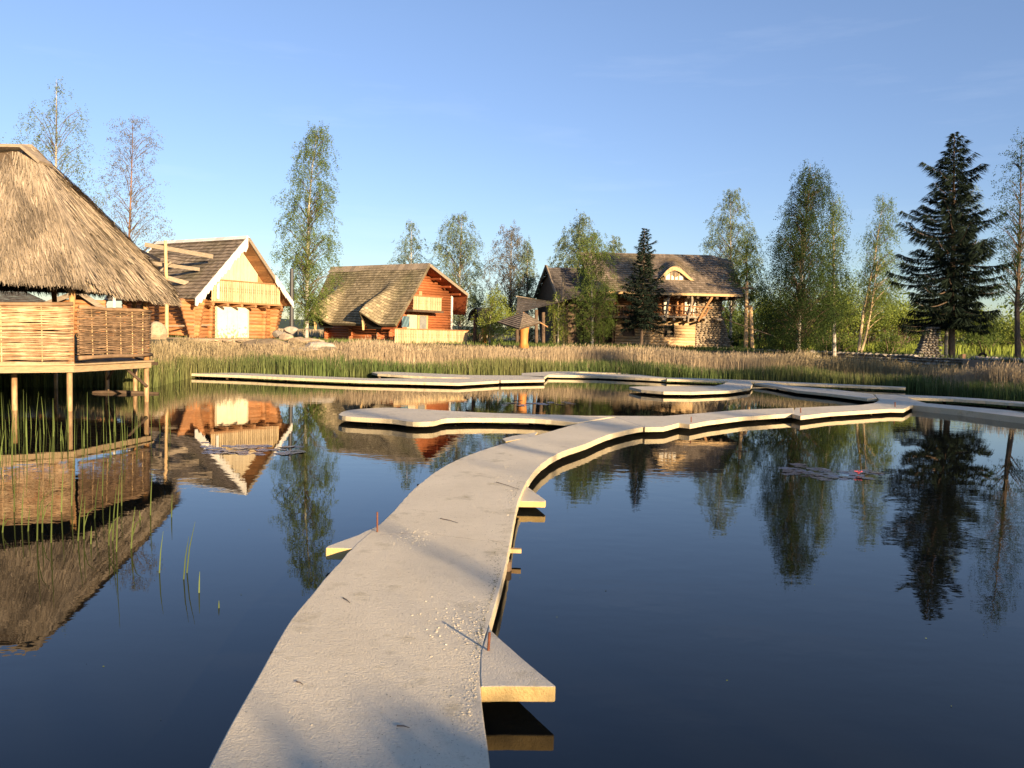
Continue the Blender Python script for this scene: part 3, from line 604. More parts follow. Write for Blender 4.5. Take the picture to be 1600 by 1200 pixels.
    for (xa, ya, da, xb, yb, db, wd) in ((226, 382, 39.7, 333, 401, 40.9, 0.20), (206, 407, 39.8, 312, 421, 41.2, 0.17), (215, 390, 40.2, 250, 407, 42.0, 0.16), (250, 431, 40.5, 294, 443, 41.0, 0.22)):
        m = MB(); a = Q(xa, ya, da); c = Q(xb, yb, db); m.beam(a, c, 0.05, wd, (0, 0, 1)); m.build('plank', 'grey_wood', pl)
    for a, c in ((Q(254, 475, 40.0), Q(289, 477, 40.2)), (Q(243, 510, 39.9), Q(328, 508, 40.6)), (Q(240, 432, 40.1), Q(268, 409, 40.2))): m = MB(); m.tube([a, c], 0.045, 6); m.build('ledger', 'grey_wood', pl)
    b = Q(452, 528, 47); m = MB(); 
    return t
def door_mat():
    m = mat('door_mat', (0.80, 0.72, 0.54), (0.70, 0.60, 0.42), rough=0.6, scale=1.5, bump=0.1); n = m.node_tree.nodes; l = m.node_tree.links
    tc = n.new('ShaderNodeTexCoord'); sp = n.new('ShaderNodeSeparateXYZ'); l.new(tc.outputs['Object'], sp.inputs[0])
    nz = n.new('ShaderNodeTexNoise'); nz.inputs['Scale'].default_value = 7; nz.inputs['Detail'].default_value = 8; l.new(tc.outputs['Object'], nz.inputs[0])
    mr = n.new('ShaderNodeMapRange'); mr.inputs['From Min'].default_value = 0.1; mr.inputs['From Max'].default_value = 0.85; mr.inputs['To Min'].default_value = 0.16; mr.inputs['To Max'].default_value = -0.05; l.new(sp.outputs['Z'], mr.inputs[0])
    ad = n.new('ShaderNodeMath'); l.new(mr.outputs[0], ad.inputs[0]); l.new(nz.outputs['Fac'], ad.inputs[1])
    gt = n.new('ShaderNodeMapRange'); gt.inputs['From Min'].default_value = 0.60; gt.inputs['From Max'].default_value = 0.66; l.new(ad.outputs[0], gt.inputs[0])
    b = n['Principled BSDF']; src = b.inputs['Base Color'].links[0].from_socket; mx = n.new('ShaderNodeMixRGB'); mx.inputs[2].default_value = (0.42, 0.32, 0.18, 1)
    l.new(gt.outputs[0], mx.inputs[0]); l.new(src, mx.inputs[1]); l.new(mx.outputs[0], b.inputs['Base Color']); MT['door_mat'] = m
door_mat()
cabin_one()

# ------------------------------------------------------------------ red log cabin with the swept roof
def cabin_two():
    O = Q(671, 412.4, 50); F2 = Frame(O, (0.587, 0.81)); W = F2.W; zr = O[2]; LB = 8.6; OH = 1.0
    t = thing('log_cabin', (O[0], O[1], GZ), 'red log cabin with swept mossy shingle roof and two eyebrow dormers', 'cabin')
    wl, ze = -2.75, 2.30; wr, zer = 3.67, 4.43
    def eye(u, v):
        b = 0
        for c, s in ((0.25, 0.055), (0.79, 0.052)):
            b += 1.15 * smooth(0.10, 1.0, v) ** 1.35 * math.exp(-((u - c) / s) ** 2) - 0.10 * smooth(0.6, 1, v) * math.exp(-((u - c - 0.09) / 0.06) ** 2)
        return b + 0.12 * v * v - 0.02 * math.sin(u * 9)
    m = MB(); f, nr = roof_slope(m, W(0, 0, zr), W(0, LB, zr - 0.05), W(wl - 0.5, 7.25, ze - 0.05), W(wl, 0, ze), nu=64, course=0.20, bumpf=eye)
    roof_slope(m, W(0, LB, zr), W(0, 0, zr), W(wr, 0, zer), W(wr, LB, zer), nu=20)
    roof_slope(m, W(wr, LB, zer), W(wr, 0, zer), W(wr + 0.45, 0.5, 3.15), W(wr + 0.45, LB, 3.15), nu=20)
    rf = m.build('roof', 'shingle_moss', t)
    # thick shingle butts along the left eave and rake
    m = MB(); N = 96
    for i in range(N):
        a = f(i / N, 1); b = f((i + 1) / N, 1); m.prism([a, b, b - nr * 0.12 + V3([0, 0, -0.03]), a - nr * 0.12 + V3([0, 0, -0.03])], V3([0, 0, 0.0]) + F2.u * 0.10)
    for i in range(30):
        a = f(0, i / 30); b = f(0, (i + 1) / 30); m.prism([a, b, b - nr * 0.16, a - nr * 0.16], F2.b * 0.12)
    m.build('eave_edge', 'shingle_moss', rf)
    m = MB()
    for i in range(22):
        a = LB * i / 22; m.prism([W(-0.30, a, zr - 0.34), W(0, a, zr + 0.06), W(0.3, a, zr - 0.10), W(0, a, zr)], F2.b * (LB / 22 - 0.015))
    m.build('ridge_cap', 'grey_wood', rf)
    m = MB()
    for i in range(12):
        f0, f1 = i / 12, (i + 0.94) / 12
        m.prism([W(wr * f0, 0.03, zr - 0.10 - (zr - zer) * f0), W(wr * f1, 0.03, zr - 0.10 - (zr - zer) * f1), W(wr * f1, LB, zr - 0.10 - (zr - zer) * f1), W(wr * f0, LB, zr - 0.10 - (zr - zer) * f0)], (0, 0, -0.03))
    m.prism([W(wr, 0.05, zer - 0.06), W(wr + 0.42, 0.5, 3.17), W(wr + 0.42, LB, 3.17), W(wr, LB, zer - 0.06)], (-0.04, 0, -0.02))
    for i in range(10):
        f0, f1 = i / 10, (i + 0.9) / 10; m.prism([W(wl * f0, 0.03, zr - 0.22 - (zr - ze) * f0), W(wl * f1, 0.03, zr - 0.22 - (zr - ze) * f1), W(wl * f1, 1.2, zr - 0.22 - (zr - ze) * f1), W(wl * f0, 1.2, zr - 0.22 - (zr - ze) * f0)], (0, 0, -0.03))
    m.build('soffit', 'soffit_red', rf)
    m = MB(); m.beam(W(0, -0.02, zr - 0.06), W(wr + 0.02, -0.02, zer - 0.04), 0.06, 0.17); m.beam(W(wr + 0.02, 0.0, zer), W(wr + 0.44, 0.5, 3.17), 0.06, 0.14)
    m.build('bargeboard', 'grey_wood', t)
    m = MB()
    for k in range(3): m.tube([W(1.2 + k * 0.95, 0.15, zr - 0.28 - (zr - zer) / wr * (1.2 + k * .95)), W(1.2 + k * 0.95, 2.0, zr - 0.28 - (zr - zer) / wr * (1.2 + k * .95))], 0.07, 8)
    m.build('purlin', 'soffit_red', t)
    # front wall of red logs following the gable
    r = 0.085; m = MB(); z = GZ + r; wc = 3.26
    ww = -2.05
    while z < zr - 0.3:
        a = max(ww, -(zr - 0.3 - z) / ((zr - ze) / -wl)); b = min(wc, (zr - 0.22 - z) / ((zr - zer) / wr))
        if b - a > 0.15: m.tube([W(a - (0.25 if a == ww else 0), OH, z), W(b, OH, z)], r * 1.05, 10)
        z += r * 1.84
    m.build('front_wall', 'log_red', t, smooth=True)
    m = MB(); z = GZ + r * 1.9
    while z < 2.75:
        m.tube([W(ww, 0.6, z), W(ww, 6.8, z)], r * 1.05, 10)
        m.tube([W(wc, OH + 0.1, z), W(wc, LB, z)], r, 8); z += r * 1.84
    while z < zer - 0.1: m.tube([W(wc, OH + 0.1, z), W(wc, LB, z)], r, 8); z += r * 1.84
    for q in (1.9, 4.3, 6.5):      # crossing log ends on the long side
        z = GZ + r
        while z < 2.1: m.tube([W(ww - 0.32, q, z), W(ww + 0.3, q, z)], r, 8); z += r * 1.84
    z = GZ + r
    while z < zr - 0.4: m.tube([W(max(ww, -(zr - 0.4 - z) / ((zr - ze) / -wl)), 6.7, z), W(min(wc, (zr - 0.3 - z) / ((zr - zer) / wr)), 6.7, z)], r, 8); z += r * 1.84
    m.build('side_wall', 'log_red', t, smooth=True)
    m = MB(); a = F2.XW(706.3, 459, OH - 0.12); b = F2.XW(705.4, 517, OH - 0.12); m.beam(a, b, 0.14, 0.06, F2.b); m.build('corner_board', 'white_board', t)
    # eyebrow dormer mouths: black panel painting in the hollow's shade, with orange cheeks
    for c in (0.25, 0.79):
        top = f(c, 1); L = f(c - 0.075, 1); Rr = f(c + 0.075, 1)
        m = MB(); pts = [f(c + s, 0.995) - V3([0, 0, 0.1]) + F2.u * 0.35 for s in np.linspace(-0.075, 0.075, 9)]
        base = [p.copy() for p in (pts[-1], pts[0])]; base[0][2] = GZ + 0.75; base[1][2] = GZ + 0.75
        m.prism(pts + base, F2.u * 0.08); d = m.build('dormer_black_panel', 'black', t)
        m = MB(); s0 = f(c + 0.075, 0.99); s1 = f(c + 0.045, 0.99); 
        m.prism([s1 - V3([0, 0, 0.05]), s0 + V3([0, 0, 0.02]), s0 - V3([0, 0, 0.42]), s0 * 0.55 + s1 * 0.45 - V3([0, 0, 0.55])], F2.u * 0.10)
        m.build('carved_cheek', 'pale_wood', d)
    # terrace fence and balcony
    ot = -1.5; a, _ = F2.X(617, 530, ot); b, _ = F2.X(731, 530, ot); z0 = F2.X(680, 535, ot)[1]; z1 = F2.X(680, 516, ot)[1]
    balustrade(F2, a, b, GZ - 0.05, z1, ot, 46, t, name='terrace_balustrade')
    m = MB(); m.prism([W(a, ot + 0.05, GZ + 0.12), W(b, ot + 0.05, GZ + 0.12), W(b, OH, GZ + 0.12), W(a, OH, GZ + 0.12)], (0, 0, -0.2)); m.build('terrace_floor', 'grey_wood', t)
    ob = 0.05; a, _ = F2.X(646, 480, ob); b, _ = F2.X(690, 480, ob); z0 = F2.X(668, 485.5, ob)[1]; z1 = F2.X(668, 464, ob)[1]
    balustrade(F2, a, b, z0, z1, ob, 24, t)
    m = MB(); m.prism([W(a - 0.1, ob - 0.05, z0 + 0.03), W(b + 0.15, ob - 0.05, z0 + 0.03), W(b + 0.15, OH, z0 + 0.03), W(a - 0.1, OH, z0 + 0.03)], (0, 0, -0.12)); m.build('balcony_floor', 'dark_wood', t)
    o1 = OH - 0.13
    def panel(name, x0, y0, x1, y1, mt, th=0.05, o=o1, par=t):
        a, za = F2.X(x0, y1, o); b, zb_ = F2.X(x1, y0, o); m = MB(); m.prism([W(a, o, za), W(b, o, za), W(b, o, zb_), W(a, o, zb_)], F2.b * th); return m.build(name, mt, par)
    panel('plaster_panel', 636, 492, 652, 515, 'cream_board')
    wf = panel('window', 652.5, 492, 669, 515, 'pale_wood'); panel('pane', 656, 493.5, 666.5, 513.5, 'glass_dull', 0.05, o1 - 0.03, wf)
    wf = panel('balcony_door', 655, 455, 659.5, 464, 'pale_wood', 0.06)
    m = MB(); rs = np.random.default_rng(5)
    def tz(u, v): 
        p = F2.XW(628 + 12 * u, 494 + 17 * v, 0.1 + 0.12 * math.sin(u * 7 + v * 4)); return p
    m.grid(tz, 8, 8); m.build('tarp_sheet', 'tarp', t, solid=0.01)
    return t
cabin_two()

# ------------------------------------------------------------------ the large house
def stone_wall(name, pts_fn, wlen, zmax_fn, parent, mt='stone_warm', sz=0.22, back=0.12, seed=1):
    """irregular courses of individually shaped stones in one part; pts_fn(s, z) -> world point on the face, normal"""
    m = MB(); rs = random.Random(seed); z = None; k = 0
    z = 0.0
    while True:
        h = sz * rs.uniform(0.45, 0.75); s = rs.uniform(-0.1, 0)
        if z > zmax_fn(0.5) and z > zmax_fn(0) and z > zmax_fn(1): break
        while s < wlen:
            L = sz * rs.uniform(0.8, 1.9)
            if z + h * 0.5 < zmax_fn(min(max((s + L / 2) / wlen, 0), 1)):
                c, nrm, tan = pts_fn(s + L / 2, z + h / 2); hx = np.abs(tan) * L * 0.52 + np.abs(nrm) * back; hx[2] = h * 0.54
                m.rock(c, np.maximum(hx, 0.03), 1, seed=seed * 977 + k); k += 1
            s += L
        z += h
        if z > 9: break
    return m.build(name, mt, parent)
def house():
    D = 57.0; F3 = Frame((0, D), (1, -0.015)); W = F3.W; X = F3.X; XW = F3.XW
    O = XW(1020, 541, 0); t = thing('large_house', (O[0], O[1], GZ), 'two storey log and stone house with dark shingle roof and arched dormer', 'house')
    def quad(m, px, o, th, dirn=None): m.prism([XW(x, y, o) for x, y in px], (F3.b if dirn is None else dirn) * th)
    # lower storey logs
    w0, zb = X(960, 541, 0); w1, zt = X(1087, 498, 0); zb = GZ - 0.05; r = 0.105
    holes = [(X(973, 520, 0)[0], X(991, 520, 0)[0], X(980, 523.5, 0)[1], X(980, 506, 0)[1]), (X(1037.5, 520, 0)[0], X(1053.5, 520, 0)[0], X(1045, 526, 0)[1], X(1045, 508.5, 0)[1])]
    m = MB(); z = zb + r
    while z < zt:
        segs = [(w0, w1)]
        for a, b, lo, hi in holes:
            if lo < z < hi: segs = [s for q in segs for s in ((q[0], a), (b, q[1])) if q[0] < a] if segs[0][1] == w1 and len(segs) == 1 else segs[:-1] + [(segs[-1][0], a), (b, segs[-1][1])]
        for a, b in segs: m.tube([W(a, 0, z), W(b, 0, z)], r * 1.04, 8)
        z += r * 1.85
    m.build('lower_log_wall', 'log_pale', t, smooth=True)
    for a, b, lo, hi in holes:
        m = MB()
        for (p, q) in (((a, lo), (b, lo)), ((b, lo), (b, hi)), ((b, hi), (a, hi)), ((a, hi), (a, lo))): m.beam(W(p[0], -0.06, p[1]), W(q[0], -0.06, q[1]), 0.10, 0.07)
        wf = m.build('window', 'dark_wood', t)
        m = MB(); m.prism([W(a, 0.16, lo), W(b, 0.16, lo), W(b, 0.16, hi), W(a, 0.16, hi)], F3.b * 0.03); m.build('pane', 'black', wf)
    a, b, lo, hi = holes[1]; m = MB(); m.prism([W(a + 0.16, -0.02, lo + 0.06), W(b - 0.12, -0.02, lo + 0.06), W(b - 0.16, -0.02, lo + 0.38), W(a + 0.25, -0.02, lo + 0.42)], F3.b * 0.06); m.build('window_board', 'grey_wood', t)
    # solid core behind so nothing shows through
    Wl = X(905, 500, 3)[0]; zE = X(1080, 457, -1.4)[1]
    m = MB(); m.prism([W(w0 + 0.1, 0.12, zb), W(X(1128, 500, 0)[0], 0.25, zb), W(X(1128, 500, 0)[0], 7.4, zb), W(w0 + 0.1, 7.4, zb)], (0, 0, zt - zb)); m.build('inner_wall', 'dark_wood', t)
    # upper storey
    m = MB(); z = zt + r; wu0 = X(950, 480, 0.35)[0]; wu1 = X(1090, 480, 0.35)[0]; cz = X(1050, 462, 0.35)[1]
    while z < cz + 0.3:
        m.tube([W(wu0, 0.35, z), W(wu1, 0.35, z)], r * 1.04, 8); z += r * 1.85
    for xw in (1056.5, 1064.0):
        z = zt + r * 1.9
        while z < cz + 0.3:
            wq = X(xw, 480, 0.35)[0]; m.tube([W(wq, 0.0, z), W(wq, 0.5, z)], r, 8); z += r * 1.85
    m.build('upper_log_wall', 'log_orange', t, smooth=True)
    for (x0, x1, mt, nm) in ((1036.5, 1045, 'curtain', 'balcony_window'), (1069.5, 1088.5, 'curtain', 'balcony_window')):
        m = MB(); quad(m, [(x0, 496), (x1, 496), (x1, 462.5), (x0, 462.5)], 0.14, 0.08); wf = m.build(nm, 'pale_wood', t)
        m = MB(); n = max(1, round((x1 - x0) / 6))
        for k in range(n):
            a = x0 + (x1 - x0) * (k + 0.10) / n; b = x0 + (x1 - x0) * (k + 0.9) / n; quad(m, [(a, 495), (b, 495), (b, 464), (a, 464)], 0.09, 0.03)
        m.build('pane', mt, wf)
    # stone tower, battered on its right
    ws = X(1087.5, 520, -0.05)[0]; wtop = X(1129.5, 465, -0.05)[0]; wbot = X(1143, 538, -0.05)[0]; ztop = X(1100, 462, 0)[1]; L = wbot - ws
    def fn(s, z): return W(ws + s, -0.05, GZ + z), F3.b, F3.u
    def lim(f):
        s = ws + L * f
        if s < wtop: return ztop - GZ
        return (ztop - GZ) * np.interp((s - wtop) / (wbot - wtop), [0, 0.25, 0.6, 1], [0.55, 0.42, 0.28, 0.16])
    stone_wall('stone_front', fn, L, lim, t, sz=0.21, back=0.075, seed=4)
    m = MB(); m.prism([W(ws, 0.04, GZ), W(wbot - 0.05, 0.04, GZ), W(wbot - 0.15, 0.04, GZ + 0.6), W(wtop + 0.25, 0.04, GZ + 1.7), W(wtop, 0.04, GZ + 2.3), W(wtop, 0.04, ztop), W(ws, 0.04, ztop)], F3.b * 7.2); m.build('stone_core', 'mortar', t)
    # roof
    ez = X(1100, 459, -1.4)[1]; rz = X(1000, 396, 3.6)[1]
    wl = X(940, 455, -1.4)[0]; wr = X(1163, 459, -1.4)[0]; rl = X(905, 394, 3.6)[0]; rr = X(1112, 400, 3.6)[0]
    w_a, w_b = X(1029, 436, 0)[0], X(1084, 436, 0)[0]; cw = (w_a + w_b) / 2; hw = (w_b - w_a) / 2
    m = MB(); A = W(rl, 3.6, rz); B = W(rr, 3.6, rz); C_ = W(wr, -1.4, ez); D_ = W(wl - 0.6, -1.4, ez)
    def brow(u, v):
        p = A * (1 - u) * (1 - v) + B * u * (1 - v) + C_ * u * v + D_ * (1 - u) * v; s = (p - F3.O) @ F3.u
        return 0.95 * math.exp(-((s - cw) / (hw * 0.62)) ** 2) * smooth(0.06, 0.60, v) * (1 - smooth(0.625, 0.64, v))
    roof_slope(m, A, B, C_, D_, nu=80, bumpf=brow, course=0.27)
    hipC = W(wr + 0.15, 7.5, ez)
    mid = W(rr + 1.4, 3.6, rz - 0.35)
    roof_slope(m, B, mid, W(wr + 0.02, -1.2, ez), C_, nu=10, course=0.27); roof_slope(m, B, mid, hipC, W(wr, -1.2, ez), nu=10, course=0.27) if False else None
    roof_slope(m, mid, mid + V3([0.05, 0.3, 0]), hipC, W(wr + 0.02, -1.2, ez), nu=14, course=0.27)
    roof_slope(m, W(rr + 1.2, 3.7, rz - .2), W(rl, 3.7, rz), W(wl, 8.6, ez), W(wr, 8.6, ez), nu=20)
    rf = m.build('roof', 'shingle', t)
    m = MB(); m.beam(W(X(1026, 456, -1.4)[0], -1.45, ez - 0.07), W(wr - 0.1, -1.45, ez - 0.07), 0.08, 0.16); m.beam(W(wl, -1.45, ez - 0.07), W(X(1026, 456, -1.4)[0], -1.45, ez - 0.07), 0.08, 0.14); m.build('fascia', 'pale_wood', rf)
    m = MB(); m.prism([W(wl, -1.35, ez - 0.1), W(wr, -1.35, ez - 0.1), W(wr, 7.8, ez - 0.1), W(wl, 7.8, ez - 0.1)], (0, 0, -0.08))
    for k in range(9):
        w_ = X(1030 + 15 * k, 460, -1.2)[0]; m.tube([W(w_, -1.38, ez - 0.25), W(w_, 0.3, ez - 0.25)], 0.09, 8)
    m.build('soffit', 'dark_wood', rf)
    # arched dormer: curved orange surround + half-moon window
    base = XW(1056, 437, 0)[2] ; yb = None
    o_d = None
    # find offset where roof plane height equals base
    fr = (rz - base) / (rz - ez); o_d = 3.6 + (-1.4 - 3.6) * fr - 0.22
    wa, za = X(1028.5, 437, o_d); wb, _ = X(1085, 438.5, o_d); wc, zc = X(1053, 416.5, o_d); n = 20
    arc_o = []; arc_i = []
    for i in range(n + 1):
        s = i / n; ww = wa + (wb - wa) * s; cc = (wc - wa) / (wb - wa); e = (s / cc if s < cc else (1 - s) / (1 - cc)); hgt = math.sin(min(1, e) * math.pi / 2) ** 1.25
        arc_o.append((ww, za + (zc - za) * hgt)); wi = wa + (wb - wa) * (0.10 + 0.80 * s); arc_i.append((wi, za + (zc - za - 0.26) * max(hgt, 0) + 0.0))
    m = MB(); m.prism([W(w_, o_d, z_) for w_, z_ in arc_o] + [W(w_, o_d, z_) for w_, z_ in arc_i[::-1]], F3.b * 0.35); dm = m.build('dormer', 'pale_wood', t)
    m = MB(); m.prism([W(w_, o_d + 0.28, z_) for w_, z_ in arc_i], F3.b * 0.1); m.build('dormer_wall', 'soffit', dm)
    m = MB(); sub = [(w_, za + (z_ - za) * 0.86) for w_, z_ in arc_i[3:-5]]; m.prism([W(w_, o_d + 0.2, z_) for w_, z_ in [(sub[0][0], za + .03)] + sub + [(sub[-1][0], za + .03)]], F3.b * 0.05); m.build('pane', 'curtain', dm)
    m = MB()
    for k in (0.3, 0.52, 0.75):
        ww = sub[0][0] + (sub[-1][0] - sub[0][0]) * k; hz = np.interp(ww, [s_[0] for s_ in sub], [s_[1] for s_ in sub]); m.beam(W(ww, o_d + 0.17, za), W(ww, o_d + 0.17, hz - 0.02), 0.05, 0.05)
    m.build('mullion', 'pale_wood', dm)
    # balcony: floor, rustic railing and crooked posts
    ob = -1.15; m = MB(); fl = X(1060, 493.5, ob)[1]; a = X(1003, 490, ob)[0]; b = X(1103, 490, ob)[0]; m.prism([W(a, ob, fl), W(b, ob, fl), W(b, 0.5, fl), W(a, 0.5, fl)], (0, 0, -0.13))
    for k in range(7): w_ = a + (b - a) * k / 6; m.tube([W(w_, ob - 0.15, fl - 0.24), W(w_, 0.3, fl - 0.24)], 0.09, 8)
    m.build('balcony_floor', 'grey_wood', t)
    m = MB(); rt_ = X(1060, 478, ob)[1]; m.tube([W(a, ob, rt_), W((a + b) / 2, ob, rt_ + 0.02), W(b, ob, rt_ - 0.05), XW(1113, 482, ob)], 0.05, 8); m.tube([W(a, ob, fl + 0.08), W(b, ob, fl + 0.08)], 0.045, 8); nn = 26
    rs = random.Random(3)
    for k in range(nn):
        w_ = a + (b - a) * (k + 0.5) / nn; m.tube([W(w_ + rs.uniform(-.12, .12), ob, fl + 0.05), W(w_ + rs.uniform(-.05, .05), ob - 0.02, (fl + rt_) / 2), W(w_ + rs.uniform(-.14, .14), ob, rt_)], 0.02, 5)
    m.tube([XW(1091, 500, ob), XW(1102, 492, ob), XW(1107, 482, ob)], 0.05, 6)
    m.build('balcony_railing', 'soffit', t)
    for pts in ([(1046, 457), (1044, 470), (1042, 484), (1039, 502)], [(1080.5, 458), (1081.5, 470), (1079, 482), (1076, 492), (1075, 503)], [(1115, 458), (1111, 467), (1105, 476), (1098, 488), (1091, 502)], [(1000, 457), (1001, 475), (999, 503)]):
        m = MB(); m.tube([XW(x, y, ob - 0.1) for x, y in pts], [0.075, 0.09, 0.08, 0.07, 0.06][:len(pts)], 8); m.build('crooked_post', 'grey_wood' if pts[0][0] != 1115 else 'soffit', t)
    m = MB(); m.rock(XW(1123, 500, -0.35), (0.28, 0.35, 0.13), 2, seed=5); m.build('stone_bracket', 'stone', t)
    m = MB(); m.rock(XW(1129.5, 482, -0.25), (0.13, 0.25, 0.16), 2, seed=8); m.build('stone_bracket', 'stone', t)
    # darker left part: black panels painting in the shade of the doorways, posts and upper wall under the long roof
    m = MB(); a = X(885, 520, 1.2)[0]; z = GZ + r
    while z < zE - 0.2: m.tube([W(a, 1.2, z), W(w0, 1.2, z)], r * 1.04, 8); z += r * 1.85
    m.build('recessed_wall', 'soffit', t, smooth=True)
    for (x0, x1, y0, y1) in ((918, 940, 508, 541), (898, 910, 512, 541), (944, 958, 512, 541)):
        m = MB(); quad(m, [(x0, y1), (x1, y1), (x1, y0), (x0, y0)], 1.02, 0.06); m.build('doorway_black_panel', 'black', t)
    for x in (958, 912, 942):
        m = MB(); m.tube([XW(x, 541, 0.1), XW(x + 1, 462, 0.1)], 0.11, 8); m.build('porch_post', 'dark_wood', t)
    m = MB(); quad(m, [(940, 497), (1004, 497), (1004, 493), (940, 493)], -0.9, 1.9); 
    for k in range(14): x = 942 + 4.6 * k; m.tube([XW(x, 494, -0.8), XW(x + 0.4, 478, -0.8)], 0.03, 5)
    m.tube([XW(940, 478, -0.8), XW(1004, 478, -0.8)], 0.05, 6); m.build('side_gallery', 'dark_wood', t)
    # left wing with its own gable turned to the left
    wg = thing('house_wing', XW(868, 541, 2), 'dark shingled wing with open gable at the left of the large house', 'house')
    G = lambda x, y, d: Q(x, y, D + d)
    m = MB(); A = G(853, 418, 1.5); B = G(958, 419, 3.5); C_ = G(962, 470, -1.0); D_ = G(872, 470, -1.6); roof_slope(m, A, B, C_, D_, nu=26, sag=0.10)
    A2 = G(853, 418, 1.5); roof_slope(m, B, A2, G(834.5, 466, 5.6), G(945, 466, 7), nu=20); rf2 = m.build('roof', 'shingle_dark', wg)
    m = MB(); m.beam(G(853.5, 416, 1.4), G(873, 472, -1.7), 0.10, 0.22); m.beam(G(853, 416, 1.4), G(834, 468, 5.5), 0.10, 0.22); m.build('bargeboard', 'grey_wood', wg)
    m = MB(); m.beam(G(852.3, 421, 1.4), G(852, 414, 1.4), 0.1, 0.1); m.build('finial', 'dark_wood', wg)
    m = MB(); m.prism([G(856, 424, 2.2), G(873, 466, -0.6), G(873, 541, -0.6), G(846, 541, 5), G(838, 466, 5)], V3([1.2, 0.2, 0])); m.build('gable_wall', 'dark_wood', wg)
    m = MB(); m.prism([G(874, 541, -0.4), G(960, 541, 0.9), G(960, 466, 0.9), G(874, 466, -0.4)], V3([0, 2.0, 0])); m.build('front_wall', 'dark_wood', wg)
    # the sagging lean-to canopy in front of it
    cn = thing('canopy', G(840, 541, -3), 'low sagging dark canopy roof beside the house wing', 'canopy')
    m = MB(); roof_slope(m, G(807, 464, -1.5), G(886, 478, -1.0), G(905, 470, -4.5), G(806, 490, -4.2), nu=22, sag=0.0, bumpf=lambda u, v: 0.35 * math.sin(math.pi * v) * (1 - u) + 0.25 * u * v)
    m.build('roof', 'shingle_dark', cn)
    m = MB(); m.beam(G(806, 463, -1.5), G(888, 477, -1.0), 0.18, 0.08); m.build('ridge_cap', 'grey_wood', cn)
    for x, y in ((808, 488), (838, 484), (849, 488), (866, 484), (885, 482)):
        m = MB(); m.tube([G(x, 542, -3.9), G(x, y, -3.9)], 0.11, 8); m.build('post', 'dark_wood', cn)
    return t
house()

# ------------------------------------------------------------------ carved mushroom shelter, little well roof, pole, posts
def shelter():
    d = 47.0; b = Q(818, 546, d); t = thing('mushroom_shelter', (b[0], d, GZ), 'small four sided shingle shelter on a carved orange trunk', 'shelter')
    ap = Q(817.5, 488, d); c = [Q(777, 503, d + 0.4), Q(811, 514, d - 1.9), Q(845, 504, d - 0.1), Q(820, 499, d + 2.0)]
    m = MB()
    for i in range(4): roof_slope(m, ap, ap + V3([0.01, 0.01, 0]), c[(i + 1) % 4], c[i], nu=8, course=0.2)
    rf = m.build('roof', 'shingle', t)
    m = MB(); m.add([ap - V3([0, 0, .08])] + [p - V3([0, 0, .05]) for p in c], [(0, 1, 2), (0, 2, 3), (0, 3, 4), (0, 4, 1)]); m.build('soffit', 'dark_wood', rf)
    m = MB(); z = [GZ - 0.1, GZ + 0.2, GZ + 0.7, GZ + 1.15, GZ + 1.45]; m.tube([(b[0], d - 0.2, q) for q in z], [0.30, 0.23, 0.24, 0.29, 0.26], 12)
    m.tube([(b[0] + 0.05, d - 0.2, GZ + 0.95), (b[0] + 0.35, d - 0.25, GZ + 1.45)], [0.14, 0.07], 8); m.tube([(b[0] - 0.1, d - 0.2, GZ + 1.0), (b[0] - 0.12, d - 0.35, GZ + 1.4)], [0.12, 0.08], 8)
    m.build('carved_trunk', 'trunk_orange', t, smooth=True)
    m = MB(); m.beam(ap, Q(856, 511, d + 0.3), 0.05, 0.05); m.build('hip_pole', 'soffit', t)
mk('trunk_orange', (0.62, 0.27, 0.075), (0.46, 0.17, 0.045), rough=0.6, scale=3, stretch=(3, 3, 1), bump=0.4)
shelter()
def well():
    d = 52.0; b = Q(745, 535, d); t = thing('small_arbor', (b[0], d, GZ), 'little curved shingle roof on dark posts right of the red cabin', 'shelter')
    m = MB(); roof_slope(m, Q(743, 481, d), Q(768, 481, d + 1.2), Q(772, 503, d - 0.6), Q(745, 503, d - 1.2), nu=10, course=0.18, bumpf=lambda u, v: 0.12 * math.sin(math.pi * v))
    roof_slope(m, Q(768, 481, d + 1.2), Q(743, 481, d), Q(731, 501, d + 0.6), Q(756, 501, d + 2), nu=10, course=0.18, bumpf=lambda u, v: 0.2 * math.sin(math.pi * v)); m.build('roof', 'shingle_dark', t)
    for x in (742.5, 765):
        m = MB(); m.tube([Q(x, 540, d), Q(x, 494, d)], 0.12, 8); m.build('post', 'dark_wood', t)
    m = MB(); q = Q(757, 530, d - 0.5); m.tube([(q[0], q[1], GZ - 0.05), (q[0], q[1], GZ + 1.0)], [0.13, 0.16], 10); tag(m.build('carved_stump', 'trunk_orange', smooth=True), 'short orange carved stump under the little curved roof', 'stump')
well()
def pole(px, pb, pt, d, r, mt, label, name='wooden_pole', cat='pole', lean=0, top=None):
    b = Q(px, pb, d); tp = Q(px + lean, pt, d); m = MB(); m.tube([(b[0], d, GZ - 0.3), (tp[0], d, tp[2])], [r, r * 0.8], 8); return tag(m.build(name, mt), label, cat)
pole(877.5, 545, 429, 54, 0.13, 'grey_wood', 'tall bare pole with pale cut top before the dark wing', lean=3)
pole(455.5, 530, 420, 46, 0.13, 'dark_metal', 'dark metal pole between the two log cabins', lean=0.5)
